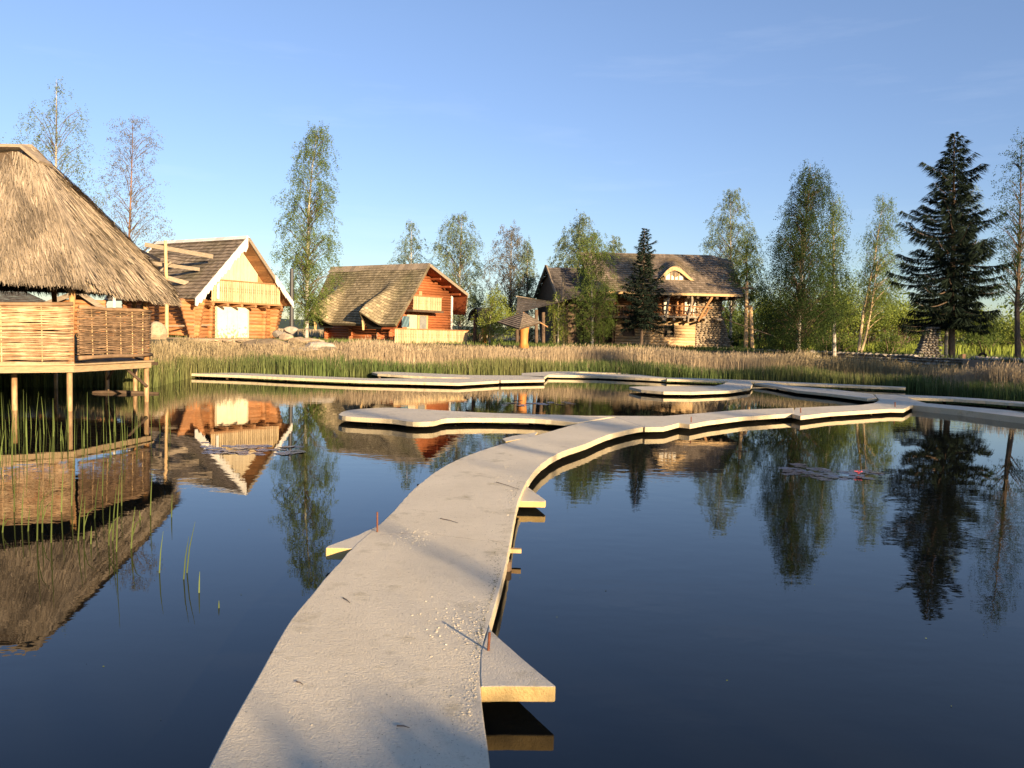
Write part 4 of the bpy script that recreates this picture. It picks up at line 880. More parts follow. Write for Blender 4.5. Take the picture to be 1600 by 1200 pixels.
def utility():
    d = 55.0; b = Q(1168, 545, d); t = thing('utility_pole', (b[0], d, GZ), 'wooden utility pole with two crossarms and a slanted brace pole', 'utility pole')
    m = MB(); m.tube([(b[0] - 0.1, d, GZ - 0.2), Q(1167, 440, d)], [0.15, 0.10], 8); m.build('pole', 'pale_wood', t)
    m = MB(); m.tube([(b[0] + 0.28, d - 0.2, GZ - 0.2), Q(1173, 478, d)], [0.14, 0.11], 8); m.build('brace', 'pale_wood', t)
    for y, wv in ((450, 7), (478.5, 5)):
        m = MB(); m.beam(Q(1167 - wv, y, d - 0.15), Q(1167 + wv + 3, y + .5, d - 0.15), 0.1, 0.12); m.build('crossarm', 'dark_wood', t)
    w_ = [Q(1129, 497, 56.5), Q(1150, 505, d), Q(1200, 522, 53), Q(1262, 545, 48)]; m = MB(); m.tube(w_, 0.035, 5); tag(m.build('guy_cable', 'pale_wood'), 'slack pale cable running from stone corner down to the right bank', 'cable')
utility()

# ------------------------------------------------------------------ the thatched gazebo
def gazebo():
    DK = [(-12.6, 16.2), (-9.88, 18.7), (-9.42, 21.6), (-10.9, 24.2), (-13.8, 25.2), (-16.8, 24), (-18, 21), (-17.2, 18), (-15.2, 16.3)]
    zd = Q(115, 569.5, 18.7)[2]
    t = thing('thatched_gazebo', (-13.5, 20.7, 0), 'thatched gazebo on stilts with woven wattle parapet at the left', 'gazebo')
    # deck boards and fascia
    m = MB(); m.prism([(x, y, zd - 0.04) for x, y in DK][::-1], (0, 0, -0.05)); m.build('deck', 'grey_wood', t)
    m = MB()
    for i in range(len(DK)):
        a = V3([*DK[i], zd - 0.10]); b = V3([*DK[(i + 1) % len(DK)], zd - 0.10]); m.beam(a, b, 0.06, 0.15)
        m.beam(a * 1 + V3([0, 0, 0.10]), b + V3([0, 0, 0.10]), 0.20, 0.035)
    m.build('fascia', 'fascia_wood', t)
    m = MB(); 
    for i in range(9): 
        y = 17.6 + i * 0.7; m.beam((-16.9, y, zd - 0.14), (min(-11.3 + (y - 17.6) * 1.2, -9.9), y, zd - 0.14), 0.07, 0.09)
    m.build('joist', 'dark_wood', t)
    # posts and piles
    e_fr = Q(128, 437, 18.5); e_rt = Q(268, 463, 22.4)
    A = Q(45, 238, 20.6); B = V3([A[0] - 2.6, 20.9, A[2] + 0.02])
    def eave_z(i): return [3.02, 2.92, 2.85, 2.8, 2.8, 2.8, 2.85, 2.95, 3.0][i]
    for i, (x, y) in enumerate(DK):
        cx, cy = -13.6, 20.7; px_, py_ = x + (cx - x) * 0.02, y + (cy - y) * 0.02
        m = MB(); m.tube([(px_, py_, zd - 0.12), (px_ + 0.01, py_, 2.0), (px_ + (0.05 if i == 1 else -0.06), py_ + 0.02, 3.05)], [0.075, 0.062, 0.075], 10); m.build('post', 'post_wood', t, smooth=True)
        m = MB(); q = 0.035 if i == 1 else 0; m.tube([(px_ - q, py_, -0.7), (px_ - q, py_, zd - 0.17)], [0.055, 0.062], 10); m.build('pile', 'pile_wood', t, smooth=True)
    for (x, y) in ((-11.15, 18.6), (-12.4, 18.2), (-11.9, 24.4), (-12.6, 21), (-15, 19)):
        m = MB(); m.tube([(x, y, -0.7), (x, y, zd - 0.17)], 0.06, 8); m.build('pile', 'pile_wood', t, smooth=True)
    for a, c in ((V3([-9.45, 21.5, 0.4]), V3([-9.75, 20.9, zd - 0.15])), (V3([-11.9, 24.4, 0.35]), V3([-11.2, 23.6, zd - 0.15]))): m = MB(); m.tube([a, c], 0.038, 6); m.build('brace', 'dark_wood', t)
    for a, c in ((V3([-9.5, 21.6, 2.75]), V3([-10.8, 23.6, 1.7])), (V3([-9.5, 21.7, 2.3]), V3([-9.95, 22.6, 1.8]))): m = MB(); m.tube([a, c], 0.048, 6); m.build('knee_brace', 'grey_wood', t)
    # wattle panels
    def wattle(a, b, z0, z1, mt, stakes, n, seed, sag=0.05):
        rs = random.Random(seed); a = V3([*a, 0]); b = V3([*b, 0]); L = np.linalg.norm(b - a); d = (b - a) / L; nr = np.cross(d, V3([0, 0, 1])); st = [0] + stakes + [1]
        sub = thing('wattle', (0, 0, 0), None, None); sub.parent = t; sub.location = (0, 0, 0)
        bpy.data.objects.remove(sub)
        m = MB(); nodes = []
        for i in range(len(st) - 1): nodes += [st[i], (st[i] * 2 + st[i + 1]) / 3, (st[i] + st[i + 1] * 2) / 3]
        nodes.append(1)
        for k in range(n):
            f = (k + 0.5) / n; pts = []; ph = rs.random(); dz = rs.uniform(-0.012, 0.012)
            for j, s in enumerate(nodes):
                zz = z0 + (z1 - z0) * f - sag * math.sin(math.pi * s) * f + dz + rs.uniform(-0.012, 0.012); io = j // 3
                off = 0.026 * (1 if (io + k) % 2 else -1) * (1 if j % 3 == 0 else (0.35 if j % 3 == 1 else -0.35))
                pts.append(a + d * (s * L) + nr * (off + rs.uniform(-.006, .006)) + V3([0, 0, zz]))
            rr = rs.uniform(0.013, 0.022) ; m.tube(pts, [rr * (1 - 0.3 * abs(q - ph)) for q in np.linspace(0, 1, len(pts))], 5, caps=True)
        w_ = m.build('wattle_panel', mt, t, smooth=True)
        m = MB()
        for s in stakes: p = a + d * (s * L); q = rs.uniform(-.04, .04); m.tube([p + nr * 0.02 + V3([0, 0, z0 - 0.02]), p + nr * 0.012 + d * q + V3([0, 0, z1 + 0.02])], 0.016, 6)
        m.build('stake', 'pale_wood', w_)
        m = MB()
        for zz, rr in ((z1 + 0.035, 0.045), (z0 - 0.06, 0.05)):
            pts = [a + d * (L * s) + nr * (0.02 + rs.uniform(-.015, .015)) + V3([0, 0, zz - sag * math.sin(math.pi * s) * (1 if zz > 1.5 else 0) + rs.uniform(-.02, .02)]) for s in np.linspace(0, 1, 7)]; m.tube(pts, [rr * rs.uniform(.8, 1.1) for _ in pts], 8)
        m.build('rail', 'wattle_light' if mt == 'wattle_light' else 'wattle_dark', w_, smooth=True)
    zl = Q(60, 561, 18.2)[2]; zh = Q(60, 476, 18.2)[2]
    wattle(DK[0], DK[1], zl - 0.03, zh, 'wattle_light', [0.22, 0.42, 0.62, 0.83], 62, 1)
    zh2 = Q(180, 487, 20.0)[2]; zl2 = Q(180, 553, 20.0)[2]
    wattle((-9.84, 18.85), DK[2], zl2, zh2 + 0.02, 'wattle_dark', [0.17, 0.36, 0.55, 0.72, 0.87], 50, 2, 0.0)
    for i in (2, 4, 5, 6, 7, 8):
        if i in (2,): continue
        wattle(DK[i], DK[(i + 1) % 9], zl, zh - 0.1, 'wattle_dark', [0.25, 0.5, 0.75], 24, 10 + i)
    # roof
    ring = [V3([-13.2, 15.3, 3.05]), e_fr, e_rt, V3([-10.6, 25.7, 3.0]), V3([-13.8, 26.6, 3.1]), V3([-17.4, 25.4, 3.1]), V3([-19.2, 21.4, 2.8]), V3([-18.3, 17.2, 2.9]), V3([-16, 15.3, 3.0])]
    apx = [B, A, A, A, A * 0.5 + B * 0.5, B, B, B, B]   # ridge point above ring vertex i
    apx[0] = A * 0.15 + B * 0.85
    m = MB(); mu = MB(); Q4 = []; RN = []
    for i in range(9):
        e0, e1 = ring[i], ring[(i + 1) % 9]; a0, a1 = apx[i], apx[(i + 1) % 9]
        if i == 0: a0, a1 = apx[0], A
        nrm = np.cross(e1 - e0, a0 - e0); nrm /= np.linalg.norm(nrm); nrm = nrm if nrm[2] > 0 else -nrm
        cv = lambda u, v: (a0 * (1 - u) + a1 * u) * (1 - v) + (e0 * (1 - u) + e1 * u) * v
        bul = lambda u, v: nrm * (0.16 * math.sin(math.pi * min(v * 1.0, 1)) ** 0.8 + 0.03 * math.sin(u * 17 + v * 5))
        m.grid(lambda u, v: cv(u, v) + bul(u, v), 10, 14, rnd=0.5)
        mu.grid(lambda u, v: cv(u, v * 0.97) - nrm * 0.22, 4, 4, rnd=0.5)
        vis = i in (0, 1); n = {0: 20000, 1: 20000, 8: 2500}.get(i, 1800)
        u = rng.random(n); v = np.sqrt(rng.random(n)) * 1.0
        v = np.where(rng.random(n) < 0.10, 0.985 + 0.02 * rng.random(n), v)
        U = u[:, None]; Vv = v[:, None]
        base = (a0 * (1 - U) + a1 * U) * (1 - Vv) + (e0 * (1 - U) + e1 * U) * Vv
        dn = (e0 * (1 - U) + e1 * U) - (a0 * (1 - U) + a1 * U); dn /= np.linalg.norm(dn, axis=1)[:, None]
        tn = (e1 - e0) / np.linalg.norm(e1 - e0); lift = 0.16 * np.sin(np.pi * np.minimum(v, 1)) ** 0.8 + 0.03 * np.sin(u * 17 + v * 5) + rng.uniform(0.0, 0.05, n)
        p0 = base + nrm * lift[:, None]; L = rng.uniform(0.25, 0.75, n) * np.where(v > 0.93, 0.5, 1.0)
        dd = dn + tn * rng.normal(0, 0.10, n)[:, None] + nrm * rng.normal(0.03, 0.045, n)[:, None]
        p1 = p0 + dd * L[:, None]; p1[:, 2] -= np.where(v > 0.9, 0.04, 0)
        wd = ((0.005 + 0.014 * rng.random(n) ** 2) * (1.25 if i == 1 else 1.0))[:, None]; an_ = rng.uniform(-1.2, 1.2, n)[:, None]; sv = (tn * np.cos(an_) + nrm * np.sin(an_)) * wd
        Q4.append(np.stack([p0 - sv, p0 + sv, p1 + sv * 0.4, p1 - sv * 0.4], 1))
        RN.append(np.clip(0.5 + 0.22 * rng.normal(size=n) + 0.16 * np.sin(u * 23 + np.sin(v * 9) * 2) + 0.12 * np.sin(v * 14 + u * 4), 0, 1))
    for (a_, b_, n_) in ((A, e_fr, 3800), (A, e_rt, 1500)):     # straw laid over the hips
        v = rng.random(n_); ax = (b_ - a_) / np.linalg.norm(b_ - a_); sd_ = np.cross(ax, V3([0, 0, 1])); sd_ /= np.linalg.norm(sd_); up_ = np.cross(sd_, ax); off = rng.normal(0, 0.14, n_)
        p0 = a_ + np.outer(v, b_ - a_) + np.outer(off, sd_) + np.outer(0.05 + 0.09 * np.exp(-(off / 0.15) ** 2) + 0.11 * np.sin(np.pi * v) + rng.uniform(0, .05, n_) - 0.35 * np.abs(off), up_)
        L = rng.uniform(0.25, 0.7, n_)[:, None] * np.where(v > .93, .5, 1)[:, None]; p1 = p0 + (ax + np.outer(off * 0.9 + rng.normal(0, .07, n_), sd_) + np.outer(rng.normal(0.01, .04, n_), up_)) * L; wd = rng.uniform(0.006, 0.016, n_)[:, None] * sd_
        Q4.append(np.stack([p0 - wd, p0 + wd, p1 + wd * .4, p1 - wd * .4], 1)); RN.append(np.clip(0.55 + 0.25 * rng.normal(size=n_), 0, 1))
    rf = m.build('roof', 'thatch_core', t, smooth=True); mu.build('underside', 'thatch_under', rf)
    quads('thatch_straw', np.concatenate(Q4), 'thatch', rf, np.concatenate(RN))
    m = MB()   # eave ring beam & fringe seen from below
    for i in range(9): m.tube([ring[i] * 0.95 + V3([-13.6, 20.7, 3.3]) * 0.05 + V3([0, 0, -0.12]), ring[(i + 1) % 9] * 0.95 + V3([-13.6, 20.7, 3.3]) * 0.05 + V3([0, 0, -0.12])], 0.07, 8)
    for i in range(9):
        c = V3([*DK[i], 3.0]); m.tube([c + V3([0, 0, 0.0]), apx[i] + V3([0, 0, -0.35])], 0.06, 6)
    m.build('ring_beam', 'dark_wood', rf)
    n = 5200; i = rng.integers(0, 9, n); u = rng.random(n); R0 = np.array(ring)[i]; R1 = np.array(ring)[(i + 1) % 9]; c = R0 * (1 - u[:, None]) + R1 * u[:, None]
    c[:, :2] += (np.array([-13.6, 20.7]) - c[:, :2]) * rng.uniform(0.0, 0.10, n)[:, None]; c[:, 2] -= rng.uniform(0.0, 0.08, n)
    dr = c[:, :2] - np.array([-13.6, 20.7]); dr /= np.linalg.norm(dr, axis=1)[:, None]; L = rng.uniform(0.08, 0.26, n)
    e = c + np.stack([dr[:, 0] * L * 0.5 + rng.normal(0, .03, n), dr[:, 1] * L * 0.5 + rng.normal(0, .03, n), -L], 1); sv = np.stack([-dr[:, 1], dr[:, 0], 0 * L], 1) * 0.009
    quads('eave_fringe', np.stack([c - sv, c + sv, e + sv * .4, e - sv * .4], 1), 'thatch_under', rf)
    m = MB(); m.prism([A + V3([0.15, -0.12, 0.10]), B + V3([0, -0.12, 0.12]), B + V3([0, 0.35, 0.0]), A + V3([0.15, 0.35, -0.05])], (0, 0, 0.07)); m.beam(A + V3([0.05, -0.2, 0.08]), A + V3([0.55, -0.25, -0.32]), 0.5, 0.07); m.build('ridge_board', 'grey_wood', rf)
gazebo()
m = MB(); a = P(145, 613, 0.02); b = P(248, 614.5, 0.02); m.tube([a, (a + b) / 2, b], [0.05, 0.07, 0.03], 8); tag(m.build('floating_plank', 'dark_wood'), 'dark waterlogged plank floating behind the gazebo stilts', 'plank')

# cabins glimpsed under the thatch
def back_shed():
    d = 36.0; b = Q(118, 540, d); t = thing('shed', (b[0], d, GZ), 'small shed with pale rafters seen under the thatched eave', 'shed')
    ap = Q(123, 456, d); l = Q(60, 479, d); r_ = Q(176, 492, d); bk = V3([-3.0, 4.5, 0])
    m = MB(); roof_slope(m, ap, ap + bk, l + bk, l, nu=14); roof_slope(m, ap + bk, ap, r_, r_ + bk, nu=14); m.build('roof', 'shingle', t)
    m = MB(); m.beam(ap, l, 0.06, 0.2); m.beam(ap, r_, 0.06, 0.2); m.build('bargeboard', 'grey_wood', t)
    m = MB(); z = GZ + .1
    while z < 2.95: m.tube([(l[0] + 0.5, d + 0.4, z), (r_[0] - 0.5, d + 0.4, z)], 0.1, 8); z += 0.185
    m.build('log_wall', 'log_orange', t, smooth=True)
    m = MB(); z = GZ + .1
    while z < 2.6:
        for q in (l, r_): m.tube([V3([q[0] * 0.97 + (b[0]) * 0.03, d + 0.2, z]), V3([q[0] * 0.97 + b[0] * 0.03, d + 0.2, z]) + bk * 0.95], 0.1, 8)
        z += 0.185
    m.build('side_wall', 'log_orange', t, smooth=True)
    d = 40.0; b = Q(28, 540, d); t = thing('shed', (b[0], d, GZ), 'broad brown roofed shed behind the gazebo at far left', 'shed')
    ap = Q(27, 451, d + 3); ap2 = Q(-60, 453, d + 3); m = MB(); roof_slope(m, ap2, ap, Q(112, 490, d), Q(-140, 490, d), nu=24)
    roof_slope(m, ap, ap + V3([0.02, 0.02, 0]), Q(112, 490, d + 6), Q(112, 490, d), nu=8); m.build('roof', 'shingle_dark', t)
    m = MB(); m.prism([Q(100, 490, d + .5), Q(-130, 490, d + .5), Q(-130, 545, d + .5), Q(100, 545, d + .5)], (0, 4, 0)); m.build('wall', 'dark_wood', t)
back_shed()

# ------------------------------------------------------------------ rubble wall at the right, cairn, stones
def rubble_wall():
    t = thing('stone_wall', WALL[3] * V3([1, 1, 0]), 'long dry rubble retaining wall behind the reeds at right', 'stone wall')
    m = MB(); mo = MB(); k = 0
    for i in range(len(WALL) - 1):
        a, b = WALL[i] * V3([1, 1, 0]), WALL[i + 1] * V3([1, 1, 0]); d = b - a; L = np.linalg.norm(d); d /= L; nr = V3([d[1], -d[0], 0])
        if nr[1] > 0: nr = -nr
        mo.prism([a - nr * 0.02, b - nr * 0.02, b - nr * 0.5, a - nr * 0.5], (0, 0, 1.30))
        z = 0.1
        while z < 1.32:
            h = random.uniform(0.12, 0.24); s = random.uniform(-0.1, 0)
            while s < L:
                l = random.uniform(0.18, 0.5); c = a + d * (s + l / 2) + nr * random.uniform(-0.02, 0.05); c[2] = z + h / 2; hx = np.abs(d) * l * 0.52 + np.abs(nr) * 0.16; hx[2] = h * 0.55
                m.rock(c, hx, 1, seed=k); k += 1; s += l
            z += h
    m.build('stones', 'stone', t); mo.build('core', 'mortar', t)
rubble_wall()
def cairn():
    d = 46.5; b = Q(1449, 556, d); t = thing('stone_pillar', (b[0], d, GZ), 'tapering rough stone pillar beside the dark spruce', 'pillar')
    m = MB(); mo = MB(); k = 0; z = GZ; H = 1.55
    while z < GZ + H:
        f = (z - GZ) / H; hw = np.interp(f, [0, 0.35, 0.7, 1], [0.60, 0.40, 0.30, 0.27]); h = random.uniform(0.10, 0.16); s = -hw
        cx = b[0] + 0.12 * f
        while s < hw:
            l = random.uniform(0.14, 0.28); m.rock((cx + s + l / 2, d - 0.30, z + h / 2), (l * 0.55, 0.16, h * 0.56), 1, seed=k); m.rock((cx - hw, d + s * 0.6, z + h / 2), (0.14, l * 0.5, h * 0.55), 1, seed=k + 3); k += 1; s += l
        mo.prism([(cx - hw, d - 0.22, z), (cx + hw, d - 0.22, z), (cx + hw, d + 0.4, z), (cx - hw, d + 0.4, z)], (0, 0, h)); z += h
    m.build('stones', 'stone_shaded', t); mo.build('core', 'mortar', t)
cairn()
def arch():
    d = 45.0; b = Q(1535, 556, d); m = MB(); pts = []
    for i in range(11): a = math.pi * i / 10; pts.append((b[0] + 0.22 * math.cos(a), d, GZ - 0.02 + 0.30 * math.sin(a)))
    m.tube(pts, 0.07, 8); tag(m.build('half_buried_tyre', 'black', smooth=True), 'dark half buried tyre standing on the right bank', 'tyre')
    b = Q(1505, 556, d); m = MB(); m.beam((b[0], d, GZ - 0.1), (b[0], d, GZ + 0.22), 0.2, 0.18); tag(m.build('bank_post', 'bark_red'), 'short square post stump between spruce and tyre', 'post')
arch()
rk = [(244, 523, 37.2, 0.5, 0.45, 0.6, 'big rounded tan boulder by the gazebo corner', 'stone_warm'), (436, 522, 41, 0.34, 0.3, 0.22, 'grey boulder at the right foot of the cream gable cabin', 'stone'), (447, 527, 40.5, 0.36, 0.3, 0.2, 'tan boulder in front of the dark metal pole', 'stone_warm'),
      (465, 531, 40, 0.45, 0.35, 0.2, 'flat brown slab of stone before the tall birch', 'stone_warm'), (425, 540, 38.6, 1.5, 0.6, 0.33, 'long low lit rock ledge below the cabin', 'stone_warm'), (485, 533, 40, 0.7, 0.4, 0.18, 'flat stone right of the tall birch trunk', 'stone_warm'),
      (500, 541, 38.5, 0.8, 0.4, 0.22, 'broad brown rock at the edge of the dry reeds', 'stone'), (455, 517, 44, 0.42, 0.35, 0.24, 'pale boulder farther back behind the dark pole', 'stone'), (475, 548, 37.6, 0.8, 0.4, 0.18, 'dark flat rock lowest of the pile under the birch', 'stone')]
for i, (x, y, d, sx, sy, sz, lb, mt) in enumerate(rk):
    p = Q(x, y, d); m = MB(); m.rock(p, (sx, sy, sz), 3, seed=40 + i); o = tag(m.build('rock', mt), lb, 'rock', 'rocks on the left bank')
def terrace():
    m = MB(); k = 0
    a = P(292, 545, 1.0); b = P(432, 545, 1.0); a = Q(292, 540, 39.2); b = Q(436, 540, 40.2); d = (b - a); d[2] = 0; L = np.linalg.norm(d); d /= L; z = 0.7
    while z < 1.36:
        h = random.uniform(0.13, 0.2); s = 0
        while s < L:
            l = random.uniform(0.25, 0.7); c = a + d * (s + l / 2); c[2] = z + h / 2; m.rock(c, (l * 0.53, 0.22, h * 0.56), 1, seed=k); k += 1; s += l
        z += h
    m.prism([a * V3([1, 1, 0]) + V3([0, .15, .6]), b * V3([1, 1, 0]) + V3([0, .15, .6]), b * V3([1, 1, 0]) + V3([1, 2.5, .6]), a * V3([1, 1, 0]) + V3([-1, 2.5, .6])], (0, 0, 0.74))
    tag(m.build('stone_terrace', 'stone_warm'), 'low stone terrace in front of the cream gable cabin', 'terrace')
terrace()

# ------------------------------------------------------------------ vegetation
def leaf_quads(C, size, up=None, asp=0.6):
    n = len(C); a = rng.normal(size=(n, 3)); a /= np.linalg.norm(a, axis=1)[:, None]; b = rng.normal(size=(n, 3)); b -= a * np.sum(a * b, 1)[:, None]; b /= np.linalg.norm(b, axis=1)[:, None]
    s = (size * rng.uniform(0.6, 1.25, n))[:, None]; a = a * s / 2; b = b * s * asp / 2
    return np.stack([C - a, C - b, C + a, C + b], 1)
def tree(name, label, cat, d, trunk, outline, nclump, per, leaf=0.085, mat_l='leaf', mat_b='birch_bark', r0=0.13, droop=0.6, group=None, sigma=0.10, base_z=None, depth=1.0, seed=0, clusters=None):
    rs = np.random.default_rng(100 + seed)
    tp = [Q(x, y, d) for x, y in trunk]; bz = GZ if base_z is None else base_z
    if tp[0][2] > bz: tp[0] = V3([tp[0][0], d, bz])
    tp[0][2] = bz - 0.15
    t = thing(name, (tp[0][0], d, bz), label, cat, group)
    zs = np.array([p[2] for p in tp]); txs = np.array([p[0] for p in tp]); order = np.argsort(zs)
    ol = [(Q((a + b) / 2, y, d), abs(Q(b, y, d)[0] - Q(a, y, d)[0]) / 2) for y, a, b in outline]
    oz = np.array([o[0][2] for o in ol]); ox = np.array([o[0][0] for o in ol]); orr = np.array([o[1] for o in ol]); so = np.argsort(oz); oz, ox, orr = oz[so], ox[so], orr[so]
    m = MB(); ml = MB() if nclump > 120 else m; n = len(tp); m.tube(tp, [r0 * (1 - 0.95 * i / (n - 1)) for i in range(n)], 8)
    # clumps on branch tips
    C = []; lo, hi = oz[0], oz[-1]
    w_ = np.interp(np.linspace(lo, hi, 60), oz, orr) + 0.15; cdf = np.cumsum(w_); cdf /= cdf[-1]
    z = np.interp(rs.random(nclump), cdf, np.linspace(lo, hi, 60)); ph = rs.random(nclump) * 2 * math.pi; rho = rs.random(nclump) ** 0.5
    rr = np.interp(z, oz, orr) * (1.0 + 0.22 * np.sin(z * 3.1 + seed) * np.sin(ph * 2 + z)); cx = np.interp(z, oz, ox)
    ex = cx + rho * rr * np.cos(ph); ey = d + rho * rr * np.sin(ph) * depth; ez = z
    for i in range(nclump):
        dist = math.hypot(ex[i] - np.interp(ez[i], zs[order], txs[order]), ey[i] - d); sz = max(ez[i] - dist * 1.1, zs.min() + 0.25 * (zs.max() - zs.min()) * rs.random() + 0.5)
        sz = min(sz, ez[i]); sx = np.interp(sz, zs[order], txs[order]); a = V3([sx, d, sz]); e = V3([ex[i], ey[i], ez[i]])
        if i % 3 == 0 and dist > 0.2:
            mid = a * 0.5 + e * 0.5 + V3([0, 0, 0.12 * dist]); ml.tube([a, mid, e], [max(0.010, 0.05 * r0 / 0.13 * (1 - (sz - zs.min()) / (zs.max() - zs.min() + .1))), 0.018, 0.006], 4, caps=False)
        # hanging sprays
        k = max(2, int(per * 2.5 * rs.uniform(0.5, 1.5))); ns = 4; L = droop * rs.uniform(0.4, 1.3, ns)
        si = rs.integers(0, ns, k); f = rs.random(k); outw = V3([math.cos(ph[i]), math.sin(ph[i]), 0]) * 0.25 * min(dist, 1.0)
        soff = rs.normal(0, sigma * 2.0, (ns, 3)); p = e + soff[si] + np.outer(f, outw) + rs.normal(0, sigma, (k, 3)) * 0.55; p[:, 2] -= f * L[si]
        C.append(p)
    C = np.concatenate(C); m.build('trunk', mat_b, t); ml is not m and ml.build('limbs', 'bark', t)
    quads('crown', leaf_quads(C, leaf * 0.88), mat_l, t)
    return t
B_ = 'birch_tree'
tree(B_, 'tall slim birch with white trunk between the two log cabins', 'birch tree', 49.5, [(479, 530), (480, 430), (482, 330), (488, 260), (497, 200)],
     [(495, 466, 490), (480, 450, 505), (455, 440, 515), (425, 436, 522), (390, 434, 527), (350, 440, 522), (310, 446, 521), (270, 453, 519), (235, 466, 517), (205, 480, 514), (195, 490, 508)], 520, 40, 0.085, 'leaf', seed=1, r0=0.12)
tree(B_, 'airy birch rising behind the thatched gazebo roof', 'birch tree', 45, [(86, 530), (87, 400), (87, 280), (88, 200), (88, 124)],
     [(330, 95, 150), (305, 60, 152), (280, 45, 148), (250, 30, 140), (225, 28, 128), (200, 24, 122), (185, 22, 148), (170, 45, 140), (155, 62, 112), (140, 76, 100), (122, 86, 90)], 150, 26, 0.085, 'leaf_silver', seed=2, r0=0.13, droop=0.7)
tree('aspen_tree', 'thin leafed bronze aspen left of the cream gable cabin', 'aspen tree', 51, [(200, 530), (200, 440), (203, 340), (206, 260), (208, 182)],
     [(425, 180, 235), (400, 168, 255), (370, 158, 255), (340, 158, 250), (300, 165, 245), (260, 168, 240), (225, 170, 242), (200, 185, 238), (182, 198, 222)], 280, 18, 0.085, 'leaf_bronze', 'bark_red', seed=3, r0=0.11, droop=0.12, sigma=0.14)
grp = 'young trees behind the red cabin'
tree(B_, 'small conical silvery birch above the red cabin ridge, leftmost behind it', 'birch tree', 66, [(641, 525), (642, 440), (643, 345)], [(470, 612, 672), (430, 613, 672), (405, 615, 668), (380, 622, 660), (360, 634, 652), (343, 641, 646)], 210, 26, 0.10, 'leaf_silver', seed=4, droop=0.3, group=grp)
tree(B_, 'broad silvery green birch behind the right end of the red cabin', 'birch tree', 64, [(718, 530), (718, 430), (722, 336)], [(500, 690, 760), (460, 684, 756), (430, 680, 756), (400, 680, 752), (375, 682, 746), (350, 692, 736), (333, 705, 732)], 420, 32, 0.10, 'leaf_silver', seed=5, droop=0.5, group=grp)
tree(B_, 'tall pale birch left of the canopy with bronze tinted left side', 'birch tree', 62, [(797, 530), (798, 440), (799, 358)], [(500, 772, 830), (470, 763, 838), (440, 757, 836), (410, 762, 828), (385, 772, 822), (365, 783, 812), (354, 793, 806)], 330, 28, 0.095, 'leaf_bronze', seed=6, droop=0.4, group=grp)
tree(B_, 'greener narrow birch touching the right side of the bronze one', 'birch tree', 61, [(824, 530), (824, 450), (824, 380)], [(480, 808, 842), (450, 806, 840), (420, 808, 836), (395, 814, 832), (376, 819, 828)], 150, 28, 0.095, 'leaf_silver', seed=7, droop=0.4, group=grp)
tree('young_birch', 'bushy lime green young birch before the little curved roof', 'birch tree', 50, [(765, 541), (766, 500), (768, 462)], [(528, 755, 785), (510, 748, 800), (490, 750, 800), (470, 757, 790), (456, 765, 780)], 170, 30, 0.08, 'leaf_lime', seed=8, droop=0.35, r0=0.08)
tree(B_, 'pale leafy birch rising behind the dark wing roof', 'birch tree', 68, [(902, 530), (903, 430), (906, 340)], [(430, 863, 945), (405, 864, 945), (385, 868, 940), (365, 880, 930), (350, 890, 922), (338, 900, 914)], 330, 30, 0.11, 'leaf_silver', seed=9, droop=0.4)
tree(B_, 'green front birch with white stem before the dark wing', 'birch tree', 52, [(925, 545), (926, 490), (924, 430), (922, 368)], [(525, 908, 945), (505, 898, 955), (480, 895, 960), (450, 898, 958), (420, 903, 956), (395, 905, 952), (375, 912, 942), (364, 919, 932)], 380, 32, 0.08, 'leaf', seed=10, r0=0.10, droop=0.35)
tree(B_, 'small distant birch top peeping over the house ridge', 'birch tree', 70, [(957, 530), (957, 450), (958, 368)], [(420, 940, 975), (395, 944, 974), (378, 950, 968), (365, 955, 962)], 80, 24, 0.11, 'leaf_silver', seed=11, droop=0.3)
tree('weeping_shrub', 'weeping green shrub hanging beside the bare pole', 'shrub', 53, [(872, 545), (872, 500), (872, 468)], [(525, 862, 882), (500, 860, 888), (480, 858, 888), (464, 866, 880)], 60, 30, 0.08, 'leaf_lime', seed=12, droop=0.6, r0=0.06)
tree(B_, 'tall pale birch behind the right end of the house roof', 'birch tree', 70, [(1142, 540), (1142, 430), (1141, 302)], [(470, 1108, 1180), (430, 1100, 1186), (400, 1100, 1188), (370, 1102, 1180), (345, 1110, 1172), (320, 1122, 1160), (298, 1134, 1152)], 420, 28, 0.11, 'leaf_silver', seed=13, droop=0.5)
tree(B_, 'slender olive birch beside the utility pole', 'birch tree', 57, [(1167, 545), (1167, 470), (1166, 400), (1170, 368)], [(470, 1140, 1196), (440, 1138, 1198), (410, 1145, 1194), (385, 1152, 1188), (365, 1162, 1178)], 260, 28, 0.085, 'leaf', 'bark', seed=14, droop=0.4, r0=0.10)
tree(B_, 'largest shade-darkened birch in the centre of the right bank', 'birch tree', 46, [(1247, 553), (1250, 460), (1258, 360), (1266, 256)],
     [(535, 1215, 1275), (510, 1203, 1298), (470, 1196, 1310), (430, 1202, 1300), (400, 1212, 1292), (370, 1216, 1288), (340, 1226, 1286), (310, 1232, 1292), (285, 1240, 1296), (262, 1254, 1280), (250, 1262, 1275)], 950, 38, 0.08, 'leaf_deep_shaded', seed=15, r0=0.14, droop=0.75)
tree(B_, 'birch half hidden behind the right side of the largest one', 'birch tree', 50, [(1304, 548), (1303, 450), (1302, 315)], [(500, 1278, 1330), (460, 1278, 1334), (420, 1280, 1328), (390, 1284, 1318), (360, 1286, 1318), (335, 1290, 1318), (310, 1296, 1310)], 330, 32, 0.085, 'leaf', seed=16, droop=0.7)
